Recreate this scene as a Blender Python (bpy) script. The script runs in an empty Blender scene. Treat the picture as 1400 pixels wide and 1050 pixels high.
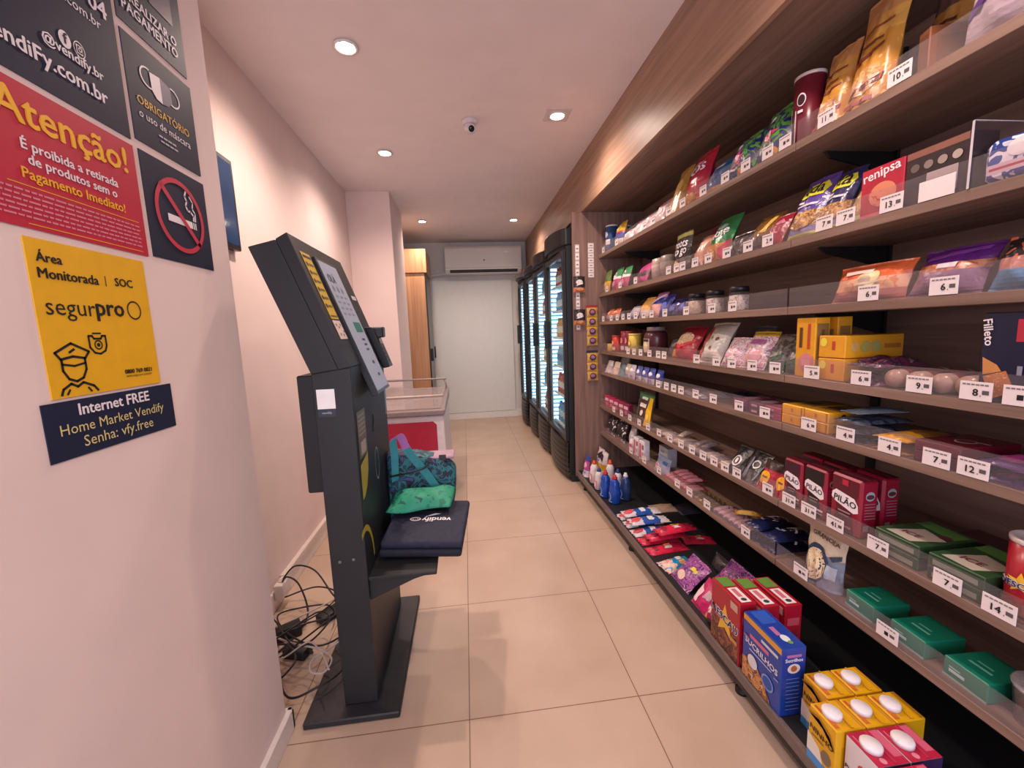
import bpy, bmesh, math, random
from mathutils import Matrix, Vector
PI = math.pi
sc = bpy.context.scene
COL = sc.collection

# ------------------------------------------------------------------ camera, world, daylight, exposure
cam_d = bpy.data.cameras.new('camera'); cam = bpy.data.objects.new('camera', cam_d); COL.objects.link(cam)
cam_d.sensor_width = 36.0; cam_d.lens = 558.42/1400*36.0; cam_d.clip_start = .03
_y, _p, _r = math.radians(6.2676), math.radians(7.462), math.radians(-2.1803)
_F = Vector((math.sin(_y)*math.cos(_p), math.cos(_y)*math.cos(_p), -math.sin(_p)))
_R = Vector((math.cos(_y), -math.sin(_y), 0)); _U = _R.cross(_F)
_R2 = _R*math.cos(_r) + _U*math.sin(_r); _U2 = _U*math.cos(_r) - _R*math.sin(_r)
cam.matrix_world = Matrix(((_R2.x, _U2.x, -_F.x, 0), (_R2.y, _U2.y, -_F.y, 0), (_R2.z, _U2.z, -_F.z, 1.3085), (0, 0, 0, 1)))
sc.camera = cam
sc.view_settings.view_transform = 'Standard'; sc.view_settings.look = 'None'
sc.view_settings.gamma = 1; sc.view_settings.use_curve_mapping = False
sc.view_settings.exposure = 0.86
w = bpy.data.worlds.new('world'); sc.world = w; w.use_nodes = True
w.node_tree.nodes['Background'].inputs[0].default_value = (.86, .84, 1.0, 1)
w.node_tree.nodes['Background'].inputs[1].default_value = .55

def area(name, loc, target, sx, sy, power, color):
    d = bpy.data.lights.new(name, 'AREA'); d.shape = 'RECTANGLE'; d.size = sx; d.size_y = sy; d.energy = power; d.color = color
    o = bpy.data.objects.new(name, d); COL.objects.link(o); o.location = loc
    o.rotation_euler = (Vector(target)-Vector(loc)).to_track_quat('-Z', 'Y').to_euler(); return o
area('entrance_daylight', (.15, -1.75, 1.35), (.35, 3, 1.2), 1.7, 2.2, 26, (.78, .82, 1.0))
SPOT_POWER = 29.0; SPOT_COLOR = (1.0, .775, .66)

# ------------------------------------------------------------------ materials
_mats = {}
def lin(h):
    h = h.lstrip('#'); v = [int(h[i:i+2], 16)/255 for i in (0, 2, 4)]
    return tuple((c/12.92 if c <= .04045 else ((c+.055)/1.055)**2.4) for c in v) + (1.0,)
def _new(name):
    m = bpy.data.materials.new(name); m.use_nodes = True; nt = m.node_tree
    return m, nt, nt.nodes['Principled BSDF']
def mat(h, rough=.45, metal=0., spec=.5, var=.10, scale=30., bump=0.):
    k = ('c', h, rough, metal, spec, var, scale, bump)
    if k in _mats: return _mats[k]
    m, nt, b = _new('paint_'+h.strip('#')); N = nt.nodes; L = nt.links
    b.inputs['Roughness'].default_value = rough; b.inputs['Metallic'].default_value = metal
    b.inputs['Specular IOR Level'].default_value = spec
    c = lin(h)
    tc = N.new('ShaderNodeTexCoord'); n = N.new('ShaderNodeTexNoise'); n.inputs['Scale'].default_value = scale; n.inputs['Detail'].default_value = 3
    L.new(tc.outputs['Object'], n.inputs['Vector'])
    r = N.new('ShaderNodeValToRGB'); r.color_ramp.elements[0].position = .3; r.color_ramp.elements[1].position = .7
    r.color_ramp.elements[0].color = tuple(x*(1-var) for x in c[:3])+(1,); r.color_ramp.elements[1].color = tuple(min(1, x*(1+var)) for x in c[:3])+(1,)
    L.new(n.outputs['Fac'], r.inputs['Fac']); L.new(r.outputs['Color'], b.inputs['Base Color'])
    if bump:
        bp = N.new('ShaderNodeBump'); bp.inputs['Strength'].default_value = bump; bp.inputs['Distance'].default_value = .01
        L.new(n.outputs['Fac'], bp.inputs['Height']); L.new(bp.outputs['Normal'], b.inputs['Normal'])
    _mats[k] = m; return m
def film(h): return mat(h, rough=.28, spec=.6, var=.12, scale=45, bump=.35)
def ink(h): return mat(h, rough=.5, var=.03)
def prnt(cols, scale=60., rough=.3, seed=0.):
    """a printed food picture: patches of several colours"""
    k = ('p', tuple(cols), scale, rough, seed)
    if k in _mats: return _mats[k]
    m, nt, b = _new('print_'+cols[0].strip('#')); N = nt.nodes; L = nt.links
    b.inputs['Roughness'].default_value = rough
    tc = N.new('ShaderNodeTexCoord'); n = N.new('ShaderNodeTexNoise'); n.inputs['Scale'].default_value = scale
    n.inputs['Detail'].default_value = 1.5; n.inputs['Distortion'].default_value = 1.2
    mp = N.new('ShaderNodeMapping'); mp.inputs['Location'].default_value = (seed, seed*1.7, 0)
    L.new(tc.outputs['Object'], mp.inputs['Vector']); L.new(mp.outputs['Vector'], n.inputs['Vector'])
    r = N.new('ShaderNodeValToRGB'); r.color_ramp.interpolation = 'CONSTANT'; e = r.color_ramp.elements
    k2 = len(cols)
    for i, h in enumerate(cols):
        pos = 0 if i == 0 else .36 + .28*(i-1)/max(1, k2-2) if k2 > 2 else .5
        if i < 2: e[i].position = pos; e[i].color = lin(h)
        else:
            q = e.new(pos); q.color = lin(h)
    L.new(n.outputs['Fac'], r.inputs['Fac']); L.new(r.outputs['Color'], b.inputs['Base Color'])
    _mats[k] = m; return m
def wood(key, dark, light, axis, rough=.45, sc_=1.0):
    k = ('w', key)
    if k in _mats: return _mats[k]
    m, nt, b = _new('wood_'+key); N = nt.nodes; L = nt.links
    b.inputs['Roughness'].default_value = rough
    tc = N.new('ShaderNodeTexCoord'); mp = N.new('ShaderNodeMapping')
    s = [38*sc_]*3; s['xyz'.index(axis)] = 1.6*sc_; mp.inputs['Scale'].default_value = s
    n = N.new('ShaderNodeTexNoise'); n.inputs['Scale'].default_value = 1.0; n.inputs['Detail'].default_value = 6; n.inputs['Distortion'].default_value = .6
    L.new(tc.outputs['Object'], mp.inputs['Vector']); L.new(mp.outputs['Vector'], n.inputs['Vector'])
    r = N.new('ShaderNodeValToRGB'); r.color_ramp.elements[0].position = .32; r.color_ramp.elements[1].position = .68
    r.color_ramp.elements[0].color = lin(dark); r.color_ramp.elements[1].color = lin(light)
    L.new(n.outputs['Fac'], r.inputs['Fac']); L.new(r.outputs['Color'], b.inputs['Base Color'])
    _mats[k] = m; return m
def clear(key, tint='#ffffff', body=.12, rough=.1, refl=.8):
    """thin clear plastic or glass sheet: mostly transparent, some gloss, a little haze"""
    k = ('t', key)
    if k in _mats: return _mats[k]
    m = bpy.data.materials.new(key); m.use_nodes = True; nt = m.node_tree; N = nt.nodes; L = nt.links
    N.remove(N['Principled BSDF']); out = N['Material Output']
    t = N.new('ShaderNodeBsdfTransparent'); t.inputs[0].default_value = lin(tint)
    g = N.new('ShaderNodeBsdfGlossy'); g.inputs['Roughness'].default_value = rough
    d = N.new('ShaderNodeBsdfDiffuse'); d.inputs[0].default_value = lin('#d8d4d8')
    fr = N.new('ShaderNodeFresnel'); fr.inputs[0].default_value = 1.45
    n = N.new('ShaderNodeTexNoise'); n.inputs['Scale'].default_value = 9
    mr = N.new('ShaderNodeMapRange'); mr.inputs['To Min'].default_value = body*.6; mr.inputs['To Max'].default_value = body*1.4
    L.new(n.outputs['Fac'], mr.inputs['Value'])
    a = N.new('ShaderNodeMixShader'); c = N.new('ShaderNodeMixShader')
    L.new(mr.outputs['Result'], a.inputs[0]); L.new(t.outputs[0], a.inputs[1]); L.new(d.outputs[0], a.inputs[2])
    ge = N.new('ShaderNodeNewGeometry'); iv = N.new('ShaderNodeMath'); iv.operation = 'SUBTRACT'; iv.inputs[0].default_value = 1.0; L.new(ge.outputs['Backfacing'], iv.inputs[1])
    mu = N.new('ShaderNodeMath'); mu.operation = 'MULTIPLY'; L.new(fr.outputs[0], mu.inputs[0]); L.new(iv.outputs[0], mu.inputs[1])
    mw = N.new('ShaderNodeMath'); mw.operation = 'MULTIPLY'; mw.inputs[1].default_value = refl; L.new(mu.outputs[0], mw.inputs[0])
    L.new(mw.outputs[0], c.inputs[0]); L.new(a.outputs[0], c.inputs[1]); L.new(g.outputs[0], c.inputs[2])
    L.new(c.outputs[0], out.inputs['Surface']); _mats[k] = m; return m
def glow(key, h, strength):
    k = ('e', key)
    if k in _mats: return _mats[k]
    m, nt, b = _new('lit_'+key)
    b.inputs['Emission Color'].default_value = lin(h); b.inputs['Emission Strength'].default_value = strength
    b.inputs['Base Color'].default_value = lin(h)
    _mats[k] = m; return m
def tiles():
    m, nt, b = _new('floor_tiles'); N = nt.nodes; L = nt.links
    tc = N.new('ShaderNodeTexCoord'); sp = N.new('ShaderNodeSeparateXYZ'); L.new(tc.outputs['Object'], sp.inputs[0])
    def line(sock, off):
        a = N.new('ShaderNodeMath'); a.operation = 'ADD'; a.inputs[1].default_value = off; L.new(sock, a.inputs[0])
        f = N.new('ShaderNodeMath'); f.operation = 'WRAP'; f.inputs[1].default_value = .3; f.inputs[2].default_value = -.3; L.new(a.outputs[0], f.inputs[0])
        ab = N.new('ShaderNodeMath'); ab.operation = 'ABSOLUTE'; L.new(f.outputs[0], ab.inputs[0])
        l = N.new('ShaderNodeMath'); l.operation = 'LESS_THAN'; l.inputs[1].default_value = .0018; L.new(ab.outputs[0], l.inputs[0]); return l
    lx = line(sp.outputs['X'], .0522); ly = line(sp.outputs['Y'], -1.2452)
    mx = N.new('ShaderNodeMath'); mx.operation = 'MAXIMUM'; L.new(lx.outputs[0], mx.inputs[0]); L.new(ly.outputs[0], mx.inputs[1])
    n = N.new('ShaderNodeTexNoise'); n.inputs['Scale'].default_value = 3.5; n.inputs['Detail'].default_value = 7; L.new(tc.outputs['Object'], n.inputs['Vector'])
    r = N.new('ShaderNodeValToRGB'); r.color_ramp.elements[0].position = .3; r.color_ramp.elements[1].position = .7
    r.color_ramp.elements[0].color = lin('#b79e8a'); r.color_ramp.elements[1].color = lin('#c5ac99'); L.new(n.outputs['Fac'], r.inputs['Fac'])
    mix = N.new('ShaderNodeMix'); mix.data_type = 'RGBA'; L.new(mx.outputs[0], mix.inputs[0]); L.new(r.outputs['Color'], mix.inputs[6]); mix.inputs[7].default_value = lin('#7d6250')
    L.new(mix.outputs[2], b.inputs['Base Color']); b.inputs['Roughness'].default_value = .34; b.inputs['Specular IOR Level'].default_value = .35
    return m
def plaster(key, h):
    return mat(h, rough=.85, spec=.2, var=.025, scale=6, bump=.02)

WOODH = wood('header', '#8f6f5a', '#ae8b74', 'y')
WOODS = wood('shelf', '#6e5749', '#92776a', 'y')
WOODV = wood('panel', '#6f544b', '#8f7064', 'z')
WOODC = wood('cabinet', '#a97c58', '#c69a72', 'z', sc_=.8)
BLACK = mat('#1c1d21', rough=.42, var=.15, scale=12)
BLACKM = mat('#232429', rough=.55, var=.18, scale=9)
WHITE = ink('#f1ece9'); DARK = ink('#1b1b22')
LIP = clear('acrylic_lip', '#faf6f8', .055, .14)
PLATE = clear('acrylic_plate', '#fbf8fa', .012, .05, .5)

# ------------------------------------------------------------------ mesh building
_glyph = {}
def glyphs(s, bold=False):
    k = s
    if k in _glyph: return _glyph[k]
    cu = bpy.data.curves.new('t', 'FONT'); cu.body = s; cu.resolution_u = 2; cu.dimensions = '2D'; cu.fill_mode = 'FRONT'
    o = bpy.data.objects.new('t', cu); COL.objects.link(o)
    bpy.context.view_layer.update()
    me = bpy.data.meshes.new_from_object(o.evaluated_get(bpy.context.evaluated_depsgraph_get()))
    vs = [(v.co.x, v.co.y) for v in me.vertices]; fs = [tuple(p.vertices) for p in me.polygons]
    bpy.data.objects.remove(o); bpy.data.curves.remove(cu); bpy.data.meshes.remove(me)
    x0 = min(v[0] for v in vs); x1 = max(v[0] for v in vs)
    vs = [(x-x0, y) for x, y in vs]
    _glyph[k] = (vs, fs, x1-x0); return _glyph[k]

class MB:
    def __init__(s): s.v = []; s.f = []; s.m = []; s.sm = []; s.mats = []
    def mi(s, m):
        if m not in s.mats: s.mats.append(m)
        return s.mats.index(m)
    def face(s, pts, m, smooth=False):
        i = len(s.v); s.v += [tuple(p) for p in pts]; s.f.append(tuple(range(i, i+len(pts)))); s.m.append(s.mi(m)); s.sm.append(smooth)
    def add(s, vs, fs, m, smooth=False):
        i = len(s.v); s.v += [tuple(p) for p in vs]; k = s.mi(m)
        for f in fs: s.f.append(tuple(i+j for j in f)); s.m.append(k); s.sm.append(smooth)
    def box(s, x0, y0, z0, x1, y1, z1, m, bev=0., seg=1):
        bm = bmesh.new(); bmesh.ops.create_cube(bm, size=1)
        for v in bm.verts: v.co = Vector(((x0+x1)/2+v.co.x*(x1-x0), (y0+y1)/2+v.co.y*(y1-y0), (z0+z1)/2+v.co.z*(z1-z0)))
        if bev: bmesh.ops.bevel(bm, geom=bm.edges[:], offset=bev, segments=seg, affect='EDGES', profile=.5)
        bm.verts.index_update(); s.add([v.co[:] for v in bm.verts], [tuple(v.index for v in f.verts) for f in bm.faces], m, bool(bev) and seg > 1); bm.free()
    def prism(s, poly, fn, a, b, m, bev=0.):
        """poly: 2-D outline; fn(p, t) -> 3-D; extruded from t=a to t=b"""
        bm = bmesh.new(); A = [bm.verts.new(fn(p, a)) for p in poly]; B = [bm.verts.new(fn(p, b)) for p in poly]; n = len(poly)
        bm.faces.new(A[::-1]); bm.faces.new(B)
        for i in range(n): bm.faces.new((A[i], A[(i+1) % n], B[(i+1) % n], B[i]))
        bmesh.ops.recalc_face_normals(bm, faces=bm.faces[:])
        if bev: bmesh.ops.bevel(bm, geom=bm.edges[:], offset=bev, segments=2, affect='EDGES', profile=.5)
        bm.verts.index_update(); s.add([v.co[:] for v in bm.verts], [tuple(v.index for v in f.verts) for f in bm.faces], m); bm.free()
    def lathe(s, prof, m, c=(0, 0, 0), n=20, axis='z', smooth=True):
        """prof: list of (radius, height[, material]); each ring segment may bring its own material"""
        vs = []; k = len(prof)
        for p in prof:
            for j in range(n):
                a = 2*PI*j/n; x, y, z = p[0]*math.cos(a), p[0]*math.sin(a), p[1]
                if axis == 'x': x, y, z = z, x, y
                elif axis == 'y': x, y, z = x, z, y
                vs.append((c[0]+x, c[1]+y, c[2]+z))
        i0 = len(s.v); s.v += vs
        for i in range(k-1):
            mm = prof[i][2] if len(prof[i]) > 2 else m; q = s.mi(mm)
            for j in range(n):
                s.f.append((i0+i*n+j, i0+i*n+(j+1) % n, i0+(i+1)*n+(j+1) % n, i0+(i+1)*n+j)); s.m.append(q); s.sm.append(smooth)
        for i, rev in ((0, True), (k-1, False)):
            if prof[i][0] > 1e-5:
                f = [i0+i*n+j for j in range(n)]; mm = prof[i][2] if len(prof[i]) > 2 else m
                s.f.append(tuple(f[::-1] if rev else f)); s.m.append(s.mi(mm)); s.sm.append(False)
    def tube(s, pts, r, m, n=8):
        P = [Vector(p) for p in pts]; up = Vector((0, 0, 1)); i0 = len(s.v)
        for i, p in enumerate(P):
            t = (P[min(i+1, len(P)-1)]-P[max(i-1, 0)]).normalized()
            a = t.cross(up); a = a.normalized() if a.length > .05 else Vector((1, 0, 0)); b = t.cross(a).normalized()
            for j in range(n):
                q = 2*PI*j/n; s.v.append(tuple(p+a*r*math.cos(q)+b*r*math.sin(q)))
        k = s.mi(m)
        for i in range(len(P)-1):
            for j in range(n):
                s.f.append((i0+i*n+j, i0+i*n+(j+1) % n, i0+(i+1)*n+(j+1) % n, i0+(i+1)*n+j)); s.m.append(k); s.sm.append(True)
        s.f.append(tuple(i0+j for j in range(n))[::-1]); s.m.append(k); s.sm.append(False)
        e = i0+(len(P)-1)*n; s.f.append(tuple(e+j for j in range(n))); s.m.append(k); s.sm.append(False)
    def text(s, string, fn, x0, x1, zb, m, bold=False, rot=0., size=None):
        """fn(x, z) -> 3-D; the string spans x0..x1 with its baseline at zb, or starts at x0 with a given size"""
        vs, fs, wd = glyphs(string, bold); k = size if size else (x1-x0)/wd
        ca, sa = math.cos(rot), math.sin(rot)
        o_ = Vector(fn(x0, zb)); nn = (Vector(fn(x0+k*.05, zb))-o_).cross(Vector(fn(x0, zb+k*.05))-o_).normalized()
        for i, (dx, dy) in enumerate(((-.024, 0), (.024, 0), (0, .018), (0, -.012)) if bold else ((0, 0),)):
            s.add([tuple(Vector(fn(x0+k*((x+dx)*ca-(y+dy)*sa), zb+k*((x+dx)*sa+(y+dy)*ca)))+nn*(.00018*i)) for x, y in vs], fs, m)
    def rect(s, fn, x0, z0, x1, z1, m, nx=1, nz=1):
        for i in range(nx):
            for j in range(nz):
                a, b = x0+(x1-x0)*i/nx, x0+(x1-x0)*(i+1)/nx; c, d = z0+(z1-z0)*j/nz, z0+(z1-z0)*(j+1)/nz
                s.face([fn(a, c), fn(b, c), fn(b, d), fn(a, d)], m)
    def poly(s, fn, pts, m, rings=2):
        cx = sum(p[0] for p in pts)/len(pts); cz = sum(p[1] for p in pts)/len(pts); n = len(pts)
        for k in range(rings):
            a, b = k/rings, (k+1)/rings
            for i in range(n):
                p, q = pts[i], pts[(i+1) % n]
                P = lambda u, t: fn(cx+(u[0]-cx)*t, cz+(u[1]-cz)*t)
                s.face([P(p, b), P(q, b), P(q, a), P(p, a)] if k else [P(p, b), P(q, b), fn(cx, cz)], m)
    def ell(s, fn, x, z, rx, rz, m, n=22, hole=0., a0=0., a1=2*PI, rings=1):
        for i in range(n):
            a, b = a0+(a1-a0)*i/n, a0+(a1-a0)*(i+1)/n
            P = lambda t, k: fn(x+rx*k*math.cos(t), z+rz*k*math.sin(t))
            if hole: s.face([P(a, 1), P(b, 1), P(b, hole), P(a, hole)], m)
            else:
                for q in range(rings, 0, -1): s.face([P(a, (q+1)/(rings+1)), P(b, (q+1)/(rings+1)), P(b, q/(rings+1)), P(a, q/(rings+1))], m)
                s.face([P(a, 1/(rings+1)), P(b, 1/(rings+1)), fn(x, z)], m)
    def line(s, fn, pts, wd, m):
        for (x, z), (x2, z2) in zip(pts, pts[1:]):
            l = math.hypot(x2-x, z2-z) or 1; nx, nz = -(z2-z)/l*wd/2, (x2-x)/l*wd/2; ex, ez = (x2-x)/l*wd*.3, (z2-z)/l*wd*.3
            s.face([fn(x-nx-ex, z-nz-ez), fn(x2-nx+ex, z2-nz+ez), fn(x2+nx+ex, z2+nz+ez), fn(x+nx-ex, z+nz-ez)], m)
    def build(s, name, parent=None, off=None):
        me = bpy.data.meshes.new(name)
        vs = s.v if off is None else [(x-off[0], y-off[1], z-off[2]) for x, y, z in s.v]
        me.from_pydata(vs, [], s.f); me.polygons.foreach_set('material_index', s.m); me.polygons.foreach_set('use_smooth', s.sm)
        for m in s.mats: me.materials.append(m)
        me.update(); o = bpy.data.objects.new(name, me); COL.objects.link(o)
        if parent: o.parent = parent
        elif off: o.location = off
        return o
def tag(o, label, cat, group=None, kind=None):
    if label: o['label'] = label
    if cat: o['category'] = cat
    if group: o['group'] = group
    if kind: o['kind'] = kind
    return o
def empty(name, loc, label, cat, group=None, rz=0.):
    o = bpy.data.objects.new(name, None); COL.objects.link(o); o.location = loc; o.rotation_euler = (0, 0, rz); o.empty_display_size = .05
    return tag(o, label, cat, group)
def struct(mb, name, off=None):
    o = mb.build(name, None, off); o['kind'] = 'structure'; return o
def clone(o, loc, label=None, drz=0.):
    c = o.copy(); COL.objects.link(c); c.location = loc; c.rotation_euler.z += drz
    if label: c['label'] = label
    for ch in list(o.children):
        d = ch.copy(); COL.objects.link(d); d.parent = c
        for g in ch.children:
            e = g.copy(); COL.objects.link(e); e.parent = d
    return c
def relabel(o, label): o['label'] = label; return o

# ------------------------------------------------------------------ room
CEIL = 2.59; BACK = 6.14; LEFT = -.994
m = MB(); m.box(-1.2, -2.6, -.06, 1.6, 6.3, 0, tiles()); struct(m, 'floor')
CEILM = plaster('ceiling', '#ece0de')
m = MB(); m.box(-1.2, -2.6, CEIL, 1.6, 6.3, CEIL+.08, CEILM); struct(m, 'ceiling')
WALLM = plaster('wall', '#e5d1cc')
m = MB(); m.box(LEFT-.12, 1.25, 0, LEFT, 6.2, CEIL, WALLM); struct(m, 'wall_left')
m = MB(); m.box(-.95, -2.4, 0, -.66, 1.297, CEIL, WALLM, .004); struct(m, 'wall_front')
m = MB(); m.box(LEFT, 3.95, 0, -.61, 4.66, CEIL, WALLM, .003); struct(m, 'wall_pillar')
m = MB(); m.box(-1.1, BACK, 0, 1.6, BACK+.1, CEIL, plaster('wall_back', '#dbdad6')); struct(m, 'wall_back')
m = MB(); m.box(1.475, -2.4, 0, 1.56, 6.2, CEIL, WALLM); struct(m, 'wall_right')
TRIM = mat('#e4d9d2', rough=.4, var=.03)
m = MB(); m.box(LEFT, 1.32, 0, LEFT+.014, 3.95, .095, TRIM, .003); struct(m, 'baseboard_left')
m = MB(); m.box(-.66, -2.3, 0, -.642, 1.312, .075, TRIM, .003); m.box(-.80, 1.297, 0, -.642, 1.312, .075, TRIM, .003); struct(m, 'baseboard_front')
m = MB(); m.box(-.48, BACK-.016, 0, 1.45, BACK, .10, mat('#e9e6e0', rough=.4, var=.03), .003); struct(m, 'baseboard_back')
m = MB(); m.box(LEFT, 3.936, 0, -.596, 3.95, .09, TRIM, .002); m.box(-.61, 3.936, 0, -.596, 4.674, .09, TRIM, .002); struct(m, 'baseboard_pillar')
# wooden bulkhead over the shelves and refrigerators
m = MB(); m.box(.942, -1.2, 2.197, .962, 6.1, CEIL, WOODH); m.box(.962, -1.2, 2.197, 1.475, 3.26, 2.217, WOODS); struct(m, 'trim_1')

# ------------------------------------------------------------------ posters on the entrance wall (front faces the aisle)
NAVY = mat('#23263c', rough=.55, spec=.25, var=.05); RED = mat('#b81f3c', rough=.4, var=.04); YEL = mat('#e6b021', rough=.4, var=.04)
YT = ink('#f0b52a'); WT = ink('#efe6ea'); CREAM = ink('#d6c88a')
def poster(name, label, y0, y1, z0, z1, mt):
    """returns the sheet and a map from wall (Y, z) to the sheet's face"""
    mb = MB(); yc = (y0+y1)/2
    mb.box(y0-yc, -.0018, 0, y1-yc, 0, z1-z0, mt)
    st = [0]
    def fn(y, z, e=.0008): return (y-yc, -.0018-e, z-z0)
    def done():
        o = mb.build(name); o.location = (-.6597, yc, z0); o.rotation_euler = (0, 0, PI/2); return tag(o, label, 'sign', 'signs on the entrance wall')
    return mb, fn, done
def up(fn, e): return lambda y, z: fn(y, z, e)
# dark contact poster
b, f, d = poster('wall_poster', 'large dark navy sign with white web address and two round icons, above the red sign', .44, .976, 1.726, 2.32, NAVY)
b.text('vendiFy.com.br', f, .716, .929, 1.766, WT, True)
b.text('@vendify.br', f, .812, .927, 1.807, WT, True)
b.ell(f, .8545, 1.834, .0115, .0135, WT); b.text('f', up(f, .0014), .851, .8585, 1.8265, NAVY, True)
b.ell(f, .8818, 1.834, .0115, .0135, WT, hole=.88)
b.poly(f, [(.8755, 1.8265), (.888, 1.8265), (.888, 1.8415), (.8755, 1.8415)], WT); b.poly(up(f, .0014), [(.877, 1.8285), (.8865, 1.8285), (.8865, 1.8395), (.877, 1.8395)], NAVY)
b.ell(up(f, .002), .8818, 1.834, .0035, .004, WT, 14, hole=.6)
b.text('.com.br', f, .867, .9395, 1.904, WT); b.text('04', f, .918, .958, 1.932, WT, True)
d()
# payment poster
b, f, d = poster('payment_poster', 'upper dark sign ending with PAGAMENTO, highest in the right column of signs', .987, 1.198, 1.963, 2.34, NAVY)
b.text('PAGAMENTO', f, 1.004, 1.170, 1.992, WT, True); b.text('REALIZAR O', f, 1.028, 1.170, 2.018, WT, True)
b.rect(f, 1.09, 2.06, 1.165, 2.14, mat('#4a3352', var=.1))
d()
# mask poster
b, f, d = poster('mask_poster', 'dark navy sign with a two-tone face mask above yellow lettering', .989, 1.203, 1.734, 1.945, NAVY)
b.poly(f, [(1.058, 1.9), (1.09, 1.905), (1.09, 1.85), (1.072, 1.852), (1.06, 1.864)], WT)
b.poly(f, [(1.0905, 1.905), (1.122, 1.9), (1.124, 1.868), (1.11, 1.854), (1.0905, 1.85)], ink('#6d6478'))
b.ell(f, 1.052, 1.884, .024, .021, WT, 18, hole=.84, a0=PI*.42, a1=PI*1.62); b.ell(f, 1.128, 1.882, .024, .021, WT, 18, hole=.84, a0=-PI*.62, a1=PI*.58)
b.text('OBRIGATÓRIO', f, 1.010, 1.174, 1.815, YT); b.text('o uso de máscara', f, 1.010, 1.173, 1.788, WT)
for z, a in ((1.770, 1.062), (1.760, 1.066)):
    y = a
    while y < 1.118: b.rect(f, y, z, y+.012, z+.004, ink('#b6b0bc')); y += .0145
d()
# no smoking
b, f, d = poster('no_smoking_sign', 'square dark navy sign with a red crossed-out cigarette', .992, 1.207, 1.497, 1.716, NAVY)
RS = ink('#c23048')
b.poly(f, [(1.055, 1.588), (1.14, 1.588), (1.14, 1.604), (1.055, 1.604)], WT); b.rect(f, 1.143, 1.588, 1.147, 1.604, WT); b.rect(f, 1.15, 1.588, 1.154, 1.604, WT)
b.line(f, [(1.146, 1.609), (1.148, 1.62), (1.138, 1.628), (1.128, 1.628), (1.122, 1.638), (1.128, 1.65), (1.122, 1.66), (1.128, 1.672)], .005, WT)
b.line(f, [(1.153, 1.609), (1.155, 1.628), (1.146, 1.637), (1.15, 1.652), (1.14, 1.664)], .004, WT)
b.line(up(f, .0016), [(1.042, 1.664), (1.158, 1.55)], .012, RS); b.ell(up(f, .0016), 1.1, 1.607, .084, .084, RS, 40, hole=.87)
d()
# red warning
b, f, d = poster('warning_sign', 'red rectangular sign headed Atenção! in yellow letters', .60, .977, 1.493, 1.714, RED)
b.text('Atenção!', f, .712, .953, 1.652, YT, True)
b.text('É proibida a retirada', f, .745, .922, 1.614, WT, True); b.text('de produtos sem o', f, .752, .916, 1.593, WT, True)
b.text('Pagamento Imediato!', f, .739, .931, 1.5695, YT, True)
for z in (1.5575, 1.4995): b.rect(f, .715 if z > 1.52 else .735, z, .962, z+.0012, YT)
for i in range(6):
    z = 1.548-i*.0078; y = .655+i*.004
    while y < .955:
        l = random.Random(i*100+int(y*1e4)).uniform(.006, .018); b.rect(f, y, z, min(y+l, .962), z+.0028, ink('#d3808f')); y += l+.0025
d()
# yellow monitoring sign
b, f, d = poster('monitoring_sign', 'yellow sign with a line-drawn cap-wearing guard under the red sign', .722, .957, 1.226, 1.4795, YEL)
b.text('Área', f, .736, .778, 1.4445, DARK, True); b.text('Monitorada', f, .735, .842, 1.419, DARK, True)
b.rect(f, .8565, 1.418, .8582, 1.437, DARK); b.text('SOC', f, .878, .919, 1.4215, DARK, True)
b.text('segur', f, .737, .826, 1.3615, DARK); b.text('pro', f, .828, .888, 1.364, DARK, True)
b.ell(f, .914, 1.377, .0175, .0185, DARK, 30, hole=.84)
W_ = .0042
b.line(f, [(.738, 1.3), (.768, 1.315), (.799, 1.3), (.79, 1.289), (.768, 1.293), (.746, 1.289), (.738, 1.3)], W_, DARK)
b.line(f, [(.747, 1.288), (.747, 1.27), (.755, 1.256), (.768, 1.251), (.781, 1.256), (.789, 1.27), (.789, 1.288)], W_, DARK)
b.line(f, [(.747, 1.281), (.768, 1.277), (.789, 1.281)], .0035, DARK); b.line(f, [(.763, 1.3), (.772, 1.305)], .004, DARK)
b.line(f, [(.738, 1.231), (.742, 1.24), (.757, 1.248), (.768, 1.242), (.779, 1.248), (.798, 1.24), (.805, 1.231)], W_, DARK); b.line(f, [(.748, 1.231), (.753, 1.238)], .0035, DARK); b.line(f, [(.787, 1.238), (.792, 1.231)], .0035, DARK)
b.line(f, [(.803, 1.327), (.803, 1.307), (.811, 1.297), (.822, 1.295), (.833, 1.3), (.837, 1.309), (.837, 1.327), (.83, 1.327), (.827, 1.322), (.813, 1.322), (.81, 1.327), (.803, 1.327)], .0036, DARK)
b.line(f, [(.812, 1.3315), (.828, 1.3315)], .003, DARK); b.ell(f, .8205, 1.311, .0085, .0088, DARK, 20, hole=.72); b.ell(f, .8205, 1.311, .0035, .0036, DARK, 12)
b.text('0800 769 0021', f, .868, .936, 1.2535, DARK, True); b.text('www.segurpro.com.br', f, .870, .935, 1.2465, DARK)
d()
# wifi sign
b, f, d = poster('internet_sign', 'dark navy strip sign reading Internet FREE under the yellow sign', .702, .9845, 1.125, 1.2205, mat('#20273f', rough=.55, spec=.25, var=.05))
b.text('Internet FREE', f, .762, .917, 1.194, WT, True); b.text('Home Market Vendify', f, .7245, .953, 1.1655, CREAM); b.text('Senha: vfy.free', f, .762, .918, 1.139, CREAM)
d()

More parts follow.
